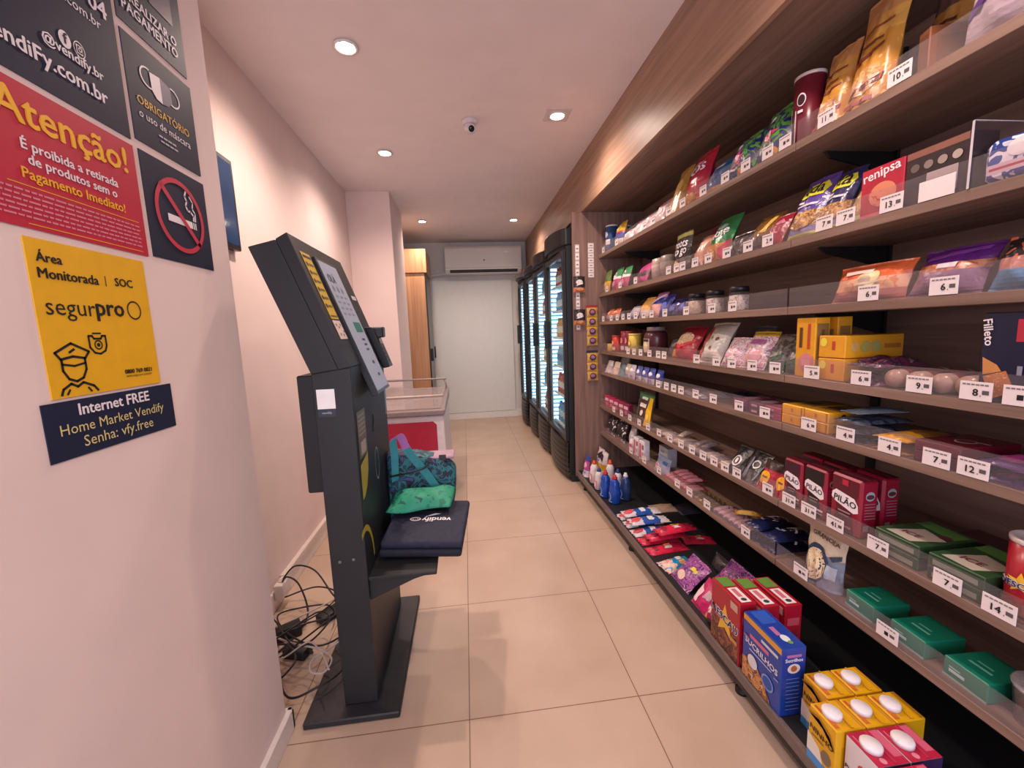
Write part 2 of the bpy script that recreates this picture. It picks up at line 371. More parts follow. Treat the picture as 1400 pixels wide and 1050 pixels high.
# ------------------------------------------------------------------ ceiling lamps and camera
def downlight(x, y, label, square=False, power=1.0):
    r = empty('recessed_spotlight', (x, y, CEIL), label, 'ceiling light', 'recessed ceiling spotlights')
    m = MB()
    if square: m.box(-.075, -.075, -.004, .075, .075, .0, mat('#d8ccc8', rough=.5, var=.03), .002)
    m.lathe([(.036, -.003), (.052, -.004), (.055, -.009), (.045, -.012), (.037, -.006), (.036, -.003)], mat('#e8dcd6', rough=.4, var=.03), n=28); m.build('trim_ring', r)
    m = MB(); m.lathe([(.037, -.0085), (.030, -.0105), (.0001, -.0115)], glow('lamp', '#fff0df', 30), n=24); m.build('lamp_lens', r)
    ld = bpy.data.lights.new('spotlight', 'SPOT'); ld.energy = SPOT_POWER*power; ld.color = SPOT_COLOR; ld.spot_size = math.radians(150); ld.spot_blend = .9; ld.shadow_soft_size = .03
    lo = bpy.data.objects.new('spotlight', ld); COL.objects.link(lo); lo.parent = r; lo.location = (0, 0, -.03)
    return r
downlight(-.46, 2.06, 'round ceiling spotlight nearest the entrance wall, largest and brightest in view', power=1.3)
downlight(-.495, 3.15, 'round ceiling spotlight in front of the white pillar')
downlight(-.42, 4.96, 'small ceiling spotlight above the tall wooden cabinet')
downlight(.632, 4.93, 'small ceiling spotlight above the far refrigerators')
downlight(.624, 2.606, 'ceiling spotlight in a square plate beside the wooden bulkhead', True)
downlight(.62, .75, 'ceiling spotlight beside the bulkhead over the near end of the shelves', True)
downlight(-.2, -.6, 'ceiling spotlight over the entrance', power=.5)
r = empty('security_camera', (.095, 2.694, CEIL), 'white dome security camera hanging from the ceiling', 'camera')
cw = mat('#d9d0d0', rough=.4, var=.03)
m = MB(); m.lathe([(.0475, 0), (.0475, -.012), (.042, -.022), (.036, -.026)], cw, n=28); m.build('mount', r)
m = MB(); m.lathe([(.0001, -.075)]+[(.037*math.cos(a), -.045+.037*math.sin(a)*.9) for a in [math.radians(t) for t in (-75, -55, -35, -15, 5, 25, 45, 60)]], cw, n=24); m.build('ball', r)
m = MB(); m.lathe([(.0235, 0), (.0235, .03), (.019, .031), (.019, .027), (.0001, .027)], cw, n=22); h = m.build('hood', r); h.location = (.004, -.028, -.056); h.rotation_euler = (math.radians(118), 0, math.radians(12))
m = MB(); m.lathe([(.018, .0275), (.010, .031), (.0001, .0315)], mat('#100d10', rough=.15), n=18); l = m.build('lens', h)

# ------------------------------------------------------------------ wall monitor
r = empty('wall_monitor', (LEFT, 1.9, 1.89), 'black framed screen mounted on the left wall beside the entrance corner', 'screen')
m = MB(); m.box(0, -.24, -.19, .03, .10, .19, mat('#141419', rough=.3), .004); m.build('frame', r)
m = MB(); m.box(.0302, -.225, -.17, .0312, .083, .17, mat('#2b4468', rough=.08, var=.3, scale=5)); m.build('screen', r)

# ------------------------------------------------------------------ outlet, duct, cables behind the kiosk
r = empty('power_outlet', (-.981, 1.99, .055), 'white surface outlet box low on the left wall', 'outlet')
m = MB(); m.box(0.0012, -.045, 0, .044, .045, .075, mat('#dccfc8', rough=.4, var=.03), .004, 2); m.build('outlet_box', r)
m = MB(); m.lathe([(.017, 0), (.017, .002), (.012, .0022), (.012, .001)], mat('#b9aca6'), (.022, 0, .0752), 18); m.build('socket', r)
m = MB(); m.box(LEFT+.0002, 2.05, .098, LEFT+.026, 3.4, .125, mat('#d9cbc3', rough=.4, var=.03), .003)
tag(m.build('cable_duct', None, (LEFT, 2.7, .11)), 'white plastic cable duct running along the left wall above the baseboard', 'cable duct')
def smooth_path(ctrl, k=7):
    P = [Vector(p) for p in ctrl]; P = [P[0]]+P+[P[-1]]; out = []
    for i in range(1, len(P)-2):
        for j in range(k):
            t = j/k; a, b_, c, d_ = P[i-1], P[i], P[i+1], P[i+2]
            out.append(.5*((2*b_)+(c-a)*t+(2*a-5*b_+4*c-d_)*t*t+(3*b_-a-3*c+d_)*t**3))
    out.append(P[-2]); return out
CB = mat('#15151a', rough=.5); CW = mat('#b9aca4', rough=.5)
cab = [('black power cord dropping from the wall outlet box to the cable pile', CB, .0042, [(-.955, 1.98, .125), (-.92, 1.97, .16), (-.86, 1.95, .12), (-.80, 1.86, .02), (-.83, 1.7, .008), (-.88, 1.62, .008)]),
 ('black cord arching from the outlet box towards the kiosk back', CB, .004, [(-.955, 2.0, .125), (-.9, 2.02, .175), (-.8, 2.0, .15), (-.68, 1.9, .06), (-.56, 1.82, .05), (-.52, 1.78, .06)]),
 ('black cord looped widest on the floor behind the kiosk foot', CB, .004, [(-.9, 1.75, .008), (-.80, 1.55, .008), (-.70, 1.40, .012), (-.60, 1.40, .035), (-.53, 1.47, .035), (-.52, 1.6, .034)]),
 ('black cord tangled round the power adapters', CB, .0036, [(-.93, 1.6, .008), (-.84, 1.68, .05), (-.74, 1.72, .055), (-.66, 1.8, .02), (-.72, 1.9, .008), (-.84, 1.9, .009), (-.9, 1.8, .05), (-.8, 1.66, .06), (-.66, 1.6, .034), (-.56, 1.66, .034)]),
 ('grey-white cord curled in a small loop beside the kiosk', CW, .0038, [(-.9, 1.68, .05), (-.76, 1.6, .05), (-.64, 1.55, .05), (-.575, 1.5, .042), (-.585, 1.44, .04), (-.635, 1.45, .04), (-.645, 1.5, .046), (-.6, 1.55, .045), (-.56, 1.6, .045)]),
 ('pale cord running straight over the cable pile', CW, .0034, [(-.95, 1.72, .008), (-.84, 1.78, .012), (-.74, 1.86, .012), (-.62, 1.97, .008), (-.5, 2.08, .006)]),
 ('thin black cord rising from the pile to the kiosk back', CB, .003, [(-.86, 1.66, .03), (-.72, 1.7, .06), (-.62, 1.72, .12), (-.55, 1.72, .22), (-.5, 1.72, .27), (-.489, 1.72, .28)]),
 ('black cord looping flat over the middle of the cable pile', CB, .0036, [(-.9, 1.58, .01), (-.8, 1.62, .05), (-.7, 1.74, .05), (-.64, 1.68, .04), (-.72, 1.56, .03), (-.86, 1.7, .05), (-.93, 1.8, .01)]),
 ('black cord swinging out widest under the outlet box', CB, .0036, [(-.92, 1.92, .01), (-.8, 1.98, .01), (-.68, 1.92, .01), (-.62, 1.8, .01), (-.68, 1.66, .02), (-.8, 1.5, .01)]),
 ('thin pale cord snaking across the front of the cable pile', CW, .003, [(-.95, 1.66, .01), (-.85, 1.58, .02), (-.76, 1.5, .02), (-.68, 1.56, .03), (-.6, 1.48, .035), (-.55, 1.4, .035)]),
 ('black cord lying closest to the entrance wall corner', CB, .004, [(-.95, 1.55, .008), (-.86, 1.42, .008), (-.76, 1.36, .008), (-.70, 1.48, .008), (-.78, 1.58, .008), (-.88, 1.54, .01)])]
for i, (lb, mm, rr, ct) in enumerate(cab):
    ct = [(x, y, z+.0095*i) for x, y, z in ct]; m = MB(); m.tube(smooth_path(ct), rr, mm); tag(m.build('floor_cable', None, ct[0]), lb, 'cable', 'cords in the pile behind the kiosk')
for i, (x, y, rz, sx, sy, sz, lb) in enumerate([(-.86, 1.76, .5, .13, .07, .045, 'long black power adapter in the cable pile'), (-.76, 1.64, -.3, .10, .06, .04, 'black power adapter in front in the cable pile'), (-.70, 1.86, .9, .11, .06, .036, 'black power adapter in the cable pile closest to the kiosk back')]):
    r = empty('power_adapter', (x, y, 0), lb, 'adapter', 'power adapters behind the kiosk', rz)
    m = MB(); m.box(-sx/2, -sy/2, 0, sx/2, sy/2, sz, mat('#17171b', rough=.5), .006, 2); m.build('case', r)
    m = MB(); m.tube([(sx/2-.004, 0, sz/2), (sx/2+.02, 0, sz/2)], .006, CB); m.build('strain_relief', r)

# ------------------------------------------------------------------ self-service kiosk
KX, KY = -.43, 1.605
K = empty('payment_kiosk', (KX, KY, 0), 'black self-service payment kiosk with slanted touch screen standing in the aisle', 'kiosk')
off = (KX, KY, 0); Y0, Y1 = 1.34, 1.87
KM = mat('#1f2024', rough=.5, var=.22, scale=7); KF = mat('#2c3038', rough=.38, var=.12, scale=9)
px = lambda p, t: (p[0], t, p[1])
m = MB(); m.prism([(-.485, .026), (-.372, .026), (-.367, 1.212), (-.487, 1.195)], px, Y0, Y1, KM, .003); m.build('cabinet', K, off)
m = MB(); m.prism([(-.487, 1.1955), (-.403, 1.206), (-.549, 1.606), (-.63, 1.586)], px, Y0, Y1, KM, .003)
m.prism([(-.402, 1.2065), (-.366, 1.213), (-.514, 1.626), (-.548, 1.607)], px, Y0-.003, Y1+.003, mat('#1b1b20', rough=.45), .002)
m.build('head', K, off)
for z, x in ((.562, -.455), (.567, -.41)):
    m = MB(); m.lathe([(.005, 0), (.005, .002), (.0001, .003)], mat('#8a8a90', metal=.8), (x, Y0-.003, z), 10, 'y'); m.build('screw', K, off)
# slanted face: local frame a (along Y), s (down the slope)
n_ = Vector((.413, 0, .148)).normalized(); dn = Vector((.148, 0, -.413)).normalized(); top0 = Vector((-.514, 0, 1.626))
def sl(e): return lambda a, s: tuple(top0+dn*s+n_*e+Vector((0, a, 0)))
m = MB()
pr = lambda p, t: tuple(top0+dn*p[1]+n_*p[0]+Vector((0, t, 0)))
m.prism([(-.012, .052), (.010, .052), (.010, .56), (-.012, .56)], pr, 1.475, 1.70, mat('#14151a', rough=.3), .002)
bz = m.build('screen_bezel', K, off)
m = MB(); m.rect(sl(.0108), 1.485, .062, 1.69, .548, glow('kiosk_screen', '#8d94a6', .10)); S1_ = sl(.0113)
tx = lambda a, s: S1_(a, s)
flip = lambda a, z: S1_(a, -z)
TD = ink('#3c4250')
m.text('OLÁ', flip, 1.52, 1.60, -.135, TD, True)
for i in range(3): m.ell(S1_, 1.53+i*.05, .16, .012, .012, ink('#6d7484'), 14)
for a in range(4):
    for q in range(3): m.rect(S1_, 1.515+q*.053, .185+a*.022, 1.515+q*.053+.03, .193+a*.022, ink('#7b8290'))
m.rect(S1_, 1.575, .285, 1.67, .325, ink('#1f6f62'))
for a in range(3): m.rect(S1_, 1.60, .35+a*.02, 1.64, .358+a*.02, TD)
for a in range(2): m.rect(S1_, 1.60, .44+a*.05, 1.63, .452+a*.05, TD)
m.build('touch_screen', bz, off)
m = MB(); m.rect(sl(.0014), 1.375, .05, 1.455, .275, mat('#c9a838', rough=.45, var=.06)); g = sl(.0022)
for i in range(6):
    m.ell(g, 1.39, .09+i*.028, .008, .008, DARK, 12); m.rect(g, 1.403, .086+i*.028, 1.445, .094+i*.028, ink('#6b5a20'))
m.rect(g, 1.382, .06, 1.45, .068, DARK); m.rect(g, 1.382, .262, 1.45, .268, ink('#6b5a20'))
m.rect(sl(.0014), 1.375, .28, 1.455, .345, mat('#d8c4bd', var=.05))
for i, (a, s) in enumerate([(1.39, .292), (1.41, .30), (1.432, .291), (1.395, .325), (1.425, .328), (1.442, .315)]): m.rect(g, a, s, a+.012, s+.007, ink('#6f6468'))
m.build('instruction_sticker', K, off)
m = MB(); m.rect(sl(.0014), 1.78, .16, 1.845, .178, ink('#b9b4b8')); m.rect(sl(.0014), 1.80, .30, 1.83, .37, mat('#aeb4c0', rough=.2)); m.build('reader_sticker', K, off)
# card reader on a bracket
m = MB(); m.box(-.402, 1.80, 1.30, -.345, 1.85, 1.345, mat('#17171c', rough=.4), .004); br = m.build('reader_bracket', K, off)
m = MB(); m.prism([(-.012, -.005), (.014, 0), (.012, .17), (-.016, .17)], lambda p, t: (-.340+p[0]*1.2+p[1]*(-.33), t, 1.175+p[1]), 1.775, 1.86, mat('#121318', rough=.35), .005); cr = m.build('card_reader', K, off)
m = MB(); rf = lambda a, s: (-.340+.0175-(.16-s)*.33, a, 1.175+.16-s)
m.rect(rf, 1.79, .012, 1.845, .06, mat('#6f6a62', rough=.15))
for i in range(4):
    for j in range(3): m.rect(rf, 1.792+j*.019, .075+i*.018, 1.806+j*.019, .086+i*.018, ink('#3a3b42'))
m.build('keypad', cr, off)
# front face graphics
ff = lambda y, z: (-.3655-(1.2-z)*.0042, y, z)
m = MB()
m.rect(ff, 1.362, 1.06, 1.47, 1.02-.12, mat('#5b5a52', rough=.4)); f2 = lambda y, z: (ff(y, z)[0]+.0008, y, z)
for i in range(5): m.rect(f2, 1.372, 1.04-i*.016, 1.458, 1.047-i*.016, ink('#8b8878'))
m.rect(f2, 1.385, .91, 1.45, .955, ink('#a69c8f'))
m.build('info_sticker', K, off); m = MB()
m.poly(ff, [(1.362, .88), (1.47, .90), (1.46, .84), (1.43, .79), (1.39, .765), (1.362, .762)], mat('#a49a35', rough=.45))
m.build('yellow_emblem', K, off); m = MB()
m.ell(ff, 1.345, .52, .11, .155, mat('#a49a35', rough=.45), 20, hole=.86, a0=0, a1=PI*.62)
m.build('crescent_emblem', K, off); m = MB()
m.ell(ff, 1.60, .815, .032, .065, ink('#8e97a6'), 30, hole=.88)
m.build('ring_emblem', K, off); m = MB()
m.ell(ff, 1.80, 1.16, .028, .032, ink('#7d8490'), 24, hole=.86); m.line(f2, [(1.787, 1.163), (1.798, 1.15), (1.816, 1.172)], .005, ink('#7d8490'))
m.build('round_logo', K, off); m = MB()
m.rect(ff, 1.83, .96, 1.865, 1.08, mat('#5f6d83', rough=.3))
m.build('blue_sticker', K, off)
m = MB(); m.prism([(1.575, .945), (1.60, .95), (1.597, .985), (1.61, 1.0), (1.59, 1.01), (1.592, .985), (1.578, .97)], lambda p, t: (t, p[0], p[1]), -.372, -.3645, mat('#08080a')); m.build('camera_slot', K, off)
m = MB(); m.box(-.476, Y0-.0015, 1.083, -.421, Y0-.0002, 1.146, WHITE); m.box(-.476, Y0-.0015, 1.058, -.421, Y0-.0002, 1.081, mat('#2d3540'))
m.text('vendify', lambda x, z: (x, Y0-.0018, z), -.464, -.434, 1.067, ink('#b8bcc4')); m.build('side_sticker', K, off)
# rear box, tray, base plate
m = MB(); m.box(-.54, 1.36, .80, -.4885, 1.85, 1.19, mat('#17171b', rough=.5), .004); m.build('rear_housing', K, off)
m = MB(); m.box(-.371, 1.345, .478, -.14, 1.87, .492, KM, .003); tr = m.build('tray', K, off)
m = MB()
for y in (1.36, 1.845):
    m = MB(); m.prism([(-.371, .40), (-.371, .477), (-.16, .477), (-.22, .462)], px, y, y+.012, KM); m.build('tray_bracket', tr, off)
m = MB(); m.box(-.61, 1.287, 0, -.29, 1.925, .024, mat('#26262b', rough=.45, var=.3), .004); m.build('base_plate', K, off)

# bags on the kiosk tray
C = empty('cooler_bag', (-.182, 1.562, .546), 'flat navy padded bag with white upside-down lettering lying on the kiosk tray', 'bag')
C.rotation_euler = (math.radians(7), math.radians(2), math.radians(-6))
NB = mat('#20233a', rough=.75, var=.2, scale=50, bump=.4)
m = MB(); m.box(-.15, -.14, .004, .15, .155, .034, NB, .012, 3); m.build('padded_panel', C)
m = MB(); m.box(-.155, -.145, -.028, .145, .15, .003, mat('#191b2b', rough=.8, var=.2), .011, 3); m.build('lower_panel', C)
tf = lambda x, y: (-x, -y, .0348)
m = MB(); m.text('vendify', tf, -.088, .025, -.018, WT, True); m.ell(tf, .052, -.008, .022, .013, WT, 20, hole=.75); m.ell(tf, .052, -.008, .013, .007, WT, 16, hole=.7)
m.poly(tf, [(-.045, -.045), (.0, -.028), (.012, -.028), (-.02, -.048)], WT, 1); m.build('logo', C)
m = MB(); m.box(-.05, .06, .0342, .06, .13, .0362, mat('#0f0f14', rough=.7)); m.build('mesh_pocket', C)

def crumple(name, x0, x1, y0, y1, base, amp, seed, mt, nx=26, ny=22):
    rnd = random.Random(seed); ph = [(rnd.uniform(8, 40), rnd.uniform(8, 40), rnd.uniform(0, 6), rnd.uniform(.3, 1)) for _ in range(9)]
    def H(u, v):
        x = x0+(x1-x0)*u; y = y0+(y1-y0)*v
        wob = sum(q[3]*math.sin(q[0]*x+q[1]*y+q[2]) for q in ph)/5
        edge = min(1, 5*min(u, 1-u, v, 1-v)+.15)
        return (x+.012*math.sin(17*y+seed), y+.012*math.sin(21*x+seed), base(u, v)+amp*edge*(.55+.45*wob))
    m = MB(); vs = [H(i/nx, j/ny) for j in range(ny+1) for i in range(nx+1)]
    fs = [(j*(nx+1)+i, j*(nx+1)+i+1, (j+1)*(nx+1)+i+1, (j+1)*(nx+1)+i) for j in range(ny) for i in range(nx)]
    m.add(vs, fs, mt, True); o = m.build(name)
    sm = o.modifiers.new('thickness', 'SOLIDIFY'); sm.thickness = .004; sm.offset = 1
    return o
GC = mat('#1f8a6c', rough=.7, var=.35, scale=25)
tag(crumple('green_cloth', -.34, -.09, 1.585, 1.70, lambda u, v: .606+.03*v, .075, 4, prnt(['#19705a', '#259070', '#12564a'], 22, .6)), 'crumpled bright green cloth heaped at the back of the navy bag', 'cloth')
T = empty('tote_bag', (-.225, 1.79, .494), 'colourful turquoise and navy patterned bag standing at the back of the kiosk tray', 'bag')
PAT = prnt(['#17202f', '#1c3a4e', '#257078', '#1a2436', '#3a4a80'], 20, .6)
m = MB()
for k in range(1):
    prof = [(-.14, 0), (.125, 0), (.15, .12), (.155, .22), (.10, .27), (-.02, .30), (-.14, .31)]
    m.prism(prof, lambda p, t: (p[0], t+.04*p[1], p[1]), -.055, .05, PAT, .02)
m.build('body', T)
m = MB(); ctl = [(-.10, -.07, .20), (-.095, -.075, .30), (-.10, -.05, .375), (-.07, -.05, .385), (-.04, -.06, .32), (.03, -.065, .22), (.09, -.07, .12)]
pts = smooth_path(ctl, 6)
for i in range(len(pts)-1):
    a, b_ = pts[i], pts[i+1]; wv = Vector((.015, 0, .008)); th = Vector((0, -.004, 0)); mm = mat('#9a5f9c', rough=.6) if .30 < i/len(pts) < .62 else mat('#2a8088', rough=.6)
    m.face([a-wv, b_-wv, b_+wv, a+wv], mm); m.face([a-wv+th, a+wv+th, b_+wv+th, b_-wv+th], mm)
    m.face([a-wv, a-wv+th, b_-wv+th, b_-wv], mm); m.face([a+wv, b_+wv, b_+wv+th, a+wv+th], mm)
m.build('strap', T)
m = MB(); m.box(.02, -.035, .268, .15, .07, .28, mat('#a88a9c', rough=.6), .004); m.box(.085, -.038, .262, .115, -.034, .288, BLACK); m.build('rim', T)
m = MB(); m.tube(smooth_path([(-.12, -.075, .22), (-.05, -.09, .235), (.02, -.09, .25), (.05, -.085, .275)]), .004, CB); m.build('cord', T)

# ------------------------------------------------------------------ pillar side: chest freezer, wooden cabinet, air conditioner, back door
r = empty('chest_freezer', (-.55, 3.5, 0), 'white chest freezer with a red front panel and sliding glass top behind the kiosk', 'freezer')
off = (-.55, 3.5, 0)
FW = mat('#d9d2d6', rough=.35, var=.04); FG = mat('#85797a', rough=.35, var=.06)
m = MB(); m.prism([(-.93, .10), (-.175, .10), (-.19, .70), (-.93, .70)], lambda p, t: (p[0], t, p[1]), 3.05, 3.9, FW, .012); m.build('body', r, off)
m = MB(); m.prism([(-.86, .36), (-.84, .34), (-.27, .34), (-.245, .36), (-.245, .63), (-.27, .655), (-.84, .655), (-.86, .63)], lambda p, t: (p[0], t, p[1]), 3.0465, 3.052, mat('#a8213c', rough=.35, var=.06)); m.build('front_panel', r, off)
m = MB(); m.prism([(3.02, .705), (3.02, .745), (3.91, .80), (3.91, .705)], lambda p, t: (t, p[0], p[1]), -.94, -.178, FG, .008); m.build('rim', r, off)
m = MB(); m.prism([(3.06, .752), (3.06, .757), (3.88, .806), (3.88, .801)], lambda p, t: (t, p[0], p[1]), -.91, -.21, clear('freezer_glass', '#f0e6e0', .25, .06)); m.build('glass_lid', r, off)
m = MB(); m.tube(smooth_path([(-.93, 3.86, .806), (-.93, 3.86, .87), (-.9, 3.86, .885), (-.26, 3.86, .885), (-.215, 3.86, .875), (-.20, 3.84, .83), (-.20, 3.84, .80)]), .009, FG); m.build('lid_rail', r, off)
m = MB(); m.tube([(-.91, 3.45, .79), (-.21, 3.45, .79)], .008, mat('#c9b9ae')); m.build('lid_handle', r, off)
m = MB()
for x in (-.86, -.26):
    for y in (3.12, 3.82): m.lathe([(.022, 0), (.022, .1)], BLACK, (x, y, 0), 12)
m.build('foot', r, off)
r = empty('tall_cabinet', (-.72, 5.5, 0), 'tall oak-coloured wooden cabinet behind the white pillar', 'cabinet'); off = (-.72, 5.5, 0)
m = MB(); m.box(-.98, 5.22, .05, -.455, 5.84, 2.045, WOODC, .002); m.build('body', r, off)
m = MB(); m.box(-.98, 5.20, 2.05, -.425, 5.84, 2.33, WOODC, .002); m.build('upper_cabinet', r, off)
m = MB(); m.box(-.454, 5.225, .06, -.438, 5.835, 2.04, mat('#2a2526', rough=.3), .002); dr = m.build('door', r, off)
m = MB(); m.box(-.4375, 5.30, .96, -.41, 5.325, 1.12, BLACK, .003); m.build('handle', dr, off)
m = MB(); m.box(-.95, 5.24, 0, -.48, 5.8, .0495, BLACKM); m.build('plinth', r, off)
r = empty('air_conditioner', (.31, 5.98, 2.10), 'white split air conditioner high on the back wall', 'air conditioner'); off = (.31, 5.98, 2.10)
AW = mat('#dedbd8', rough=.3, var=.02)
m = MB(); m.prism([(6.1395, 2.12), (5.93, 2.12), (5.885, 2.17), (5.885, 2.46), (5.91, 2.495), (6.1395, 2.495)], lambda p, t: (t, p[0], p[1]), -.225, .85, AW, .008); m.build('casing', r, off)
m = MB(); m.prism([(5.888, 2.175), (5.92, 2.14), (5.916, 2.134), (5.882, 2.17)], lambda p, t: (t, p[0], p[1]), -.16, .79, mat('#3a3a3e', rough=.4)); m.build('louver', r, off)
m = MB(); m.rect(lambda x, z: (x, 5.884, z), -.22, 2.196, .845, 2.20, ink('#9b9896')); m.ell(lambda x, z: (x, 5.8835, z), .32, 2.30, .012, .012, ink('#6c6c70'), 14); m.rect(lambda x, z: (x, 5.8835, z), .6, 2.40, .66, 2.415, ink('#f4f4f4')); m.build('front_marks', r, off)
m = MB(); m.tube(smooth_path([(-.21, 6.05, 2.16), (-.30, 6.08, 2.14), (-.42, 6.1, 2.13), (-.44, 6.1, 2.11)]), .018, AW); m.build('drain_pipe', r, off)
# white flush door in the back wall
m = MB(); m.box(-.47, BACK-.022, .102, .72, BACK, 2.06, mat('#e2e3de', rough=.4, var=.02), .003); m.box(-.50, BACK-.03, 0, -.475, BACK, 2.09, mat('#b9bbbd', rough=.35, var=.04)); o = struct(m, 'door_1')
m = MB(); m.box(-.452, BACK-.05, .95, -.435, BACK-.0225, 1.12, BLACK, .003); m.build('door_handle', o)

# ------------------------------------------------------------------ refrigerators
GL = clear('fridge_glass', '#f2fafa', .012, .03, .5)
FI = mat('#b5d3e0', rough=.5, var=.04); LEDM = glow('fridge_led', '#b4dcff', 2.4)
FB = mat('#191a1d', rough=.38, var=.12)
def fridge(y0, y1, label, top=2.10, xf=.80, emb='#7a2230'):
    r = empty('display_refrigerator', (1.1, (y0+y1)/2, 0), label, 'refrigerator', 'glass-door drink refrigerators'); off = (1.1, (y0+y1)/2, 0); xb = 1.42
    m = MB(); m.box(xf+.03, y0, .06, xb, y0+.035, 1.96, FB, .003); m.box(xf+.03, y1-.035, .06, xb, y1, 1.96, FB, .003); m.box(xb-.03, y0+.036, .06, xb, y1-.036, 1.96, FB)
    m.box(xf+.03, y0+.036, 1.93, xb-.031, y1-.036, 1.96, FB); m.box(xf+.03, y0+.036, .06, xb-.031, y1-.036, .36, FB)
    m.box(xf+.035, y0+.036, .361, xb-.0315, y0+.042, 1.929, FI); m.box(xf+.035, y1-.042, .361, xb-.0315, y1-.036, 1.929, FI); m.box(xb-.037, y0+.043, .361, xb-.0315, y1-.043, 1.929, FI)
    m.build('cabinet', r, off)
    m = MB()                                             # bulging louvred base
    yc = (y0+y1)/2; hw = (y1-y0)/2-.01
    def bulge(a, z, o=0.): return (xf-.045*math.cos(a*PI/2)**.6+o-.012*math.cos((z-.2)/.18*PI/2)+.028, yc+hw*a, z)
    for i in range(7):
        z0, z1 = .05+i*.044, .05+i*.044+.036
        for k in range(12):
            a, b_ = -1+k/6, -1+(k+1)/6
            m.face([bulge(a, z0), bulge(b_, z0), bulge(b_, z1), bulge(a, z1)], FB, True)
            m.face([bulge(a, z1), bulge(b_, z1), bulge(b_, z1+.008, .014), bulge(a, z1+.008, .014)], FB)
            m.face([bulge(a, z1+.008, .014), bulge(b_, z1+.008, .014), bulge(b_, z1+.008), bulge(a, z1+.008)], FB)
    m.build('base_grille', r, off)
    m = MB(); m.box(xf+.05, y0+.02, 0, xb-.02, y1-.02, .06, BLACKM); m.build('plinth', r, off)
    m = MB()                                             # curved sign canopy on top
    arc = [(xf+.03-.085*max(0., math.cos(k/8*PI/2))**.6, (y0+y1)/2+(hw-.01)*k/8) for k in range(-8, 9)]
    m.prism(arc+[(xf+.16, y1-.02), (xf+.16, y0+.02)], lambda p, t: (p[0], p[1], t), 1.965, top, FB, .012)
    m.prism([(p[0]+.03, p[1]) for p in arc]+[(xf+.14, y1-.03), (xf+.14, y0+.03)], lambda p, t: (p[0], p[1], t), 1.935, 1.966, BLACKM)
    m.ell(lambda a, z: (xf-.0565, a, z), (y0+y1)/2, 2.02, .03, .018, ink(emb), 18)
    m.build('sign_canopy', r, off)
    d = MB(); fr = .045
    d.box(xf, y0+.003, .362, xf+.028, y0+fr, 1.93, FB, .003); d.box(xf, y1-fr, .362, xf+.028, y1-.003, 1.93, FB, .003)
    d.box(xf, y0+fr, .362, xf+.028, y1-fr, .362+fr, FB, .003); d.box(xf, y0+fr, 1.93-fr, xf+.028, y1-fr, 1.93, FB, .003)
    do = d.build('door', r, off)
    m = MB(); m.box(xf+.008, y0+fr+.0005, .362+fr, xf+.014, y1-fr-.0005, 1.93-fr, GL); m.build('glass', do, off)
    m = MB(); m.box(xf-.03, y1-.05, 1.12, xf-.0005, y1-.025, 1.38, FB, .005); m.build('handle', do, off)
    m = MB()
    n = 36
    for i in range(n):
        z = .42+i*.041
        m.box(xf+.045, y1-.0465, z, xf+.20, y1-.0425, z+.021, LEDM)
    m.build('light_strip', r, off)
    for z in (.42, .70, .96, 1.22, 1.46, 1.68):
        m = MB(); m.box(xf+.05, y0+.05, z-.008, xf+.058, y1-.05, z+.012, mat('#e8eef0', rough=.4)); m.box(xf+.06, y0+.05, z-.006, xb-.05, y1-.05, z, mat('#c9d2d6', rough=.4))
        m.build('shelf', r, off)
    return r
fridge(3.275, 3.98, 'black glass-door refrigerator standing against the wooden shelf end panel')
fridge(4.00, 4.66, 'black glass-door refrigerator second from the wooden shelf end panel', 2.07)
fridge(4.68, 5.30, 'black glass-door refrigerator third from the wooden shelf end panel', 2.05, emb='#c22a3c')
fridge(5.33, 5.86, 'black refrigerator farthest from the shelves, beside the back wall', 2.0, .775)
def drink(h1, h2, cap):
    m = MB(); c1, c2 = mat(h1, rough=.25), mat(h2, rough=.3)
    m.lathe([(.024, 0, c1), (.029, .006, c1), (.029, .05, c2), (.029, .11, c1), (.026, .128, c1), (.013, .165, c1), (.0125, .172, mat(cap)), (.0145, .173, mat(cap)), (.0145, .188, mat(cap)), (.0001, .1885, mat(cap))], c1, n=14)
    return m
dk = [drink('#5aa0cf', '#d8e8f0', '#2c5fa8'), drink('#c23a3c', '#efe3e0', '#c02a2e'), drink('#8cc2d8', '#4a78b8', '#e8eef0'), drink('#e0a04a', '#efe4cf', '#3a8f4c')]
proto = {}
for fi, (y0, y1, nm) in enumerate([(3.275, 3.98, 'refrigerator beside the shelves'), (4.0, 4.66, 'second refrigerator'), (4.68, 5.30, 'third refrigerator')]):
    for zi, z in enumerate((.42, .70, .96, 1.22, 1.46, 1.68)):
        k = (fi+zi) % 4
        for j in range(6):
            y = y0+.10+j*(y1-y0-.2)/5; loc = (.905, y, z+.0005)
            lv = ('lowest', 'second lowest', 'third lowest', 'third highest', 'second highest', 'highest')[zi]
            lb = ('blue', 'red', 'pale blue', 'orange')[k]+' drink bottle on the '+lv+' rack of the '+nm
            if k not in proto:
                o = dk[k].build('drink_bottle'); proto[k] = o; o.location = loc
            else: o = clone(proto[k], loc)
            tag(o, lb, 'bottle', 'bottles on the '+lv+' rack of the '+nm)

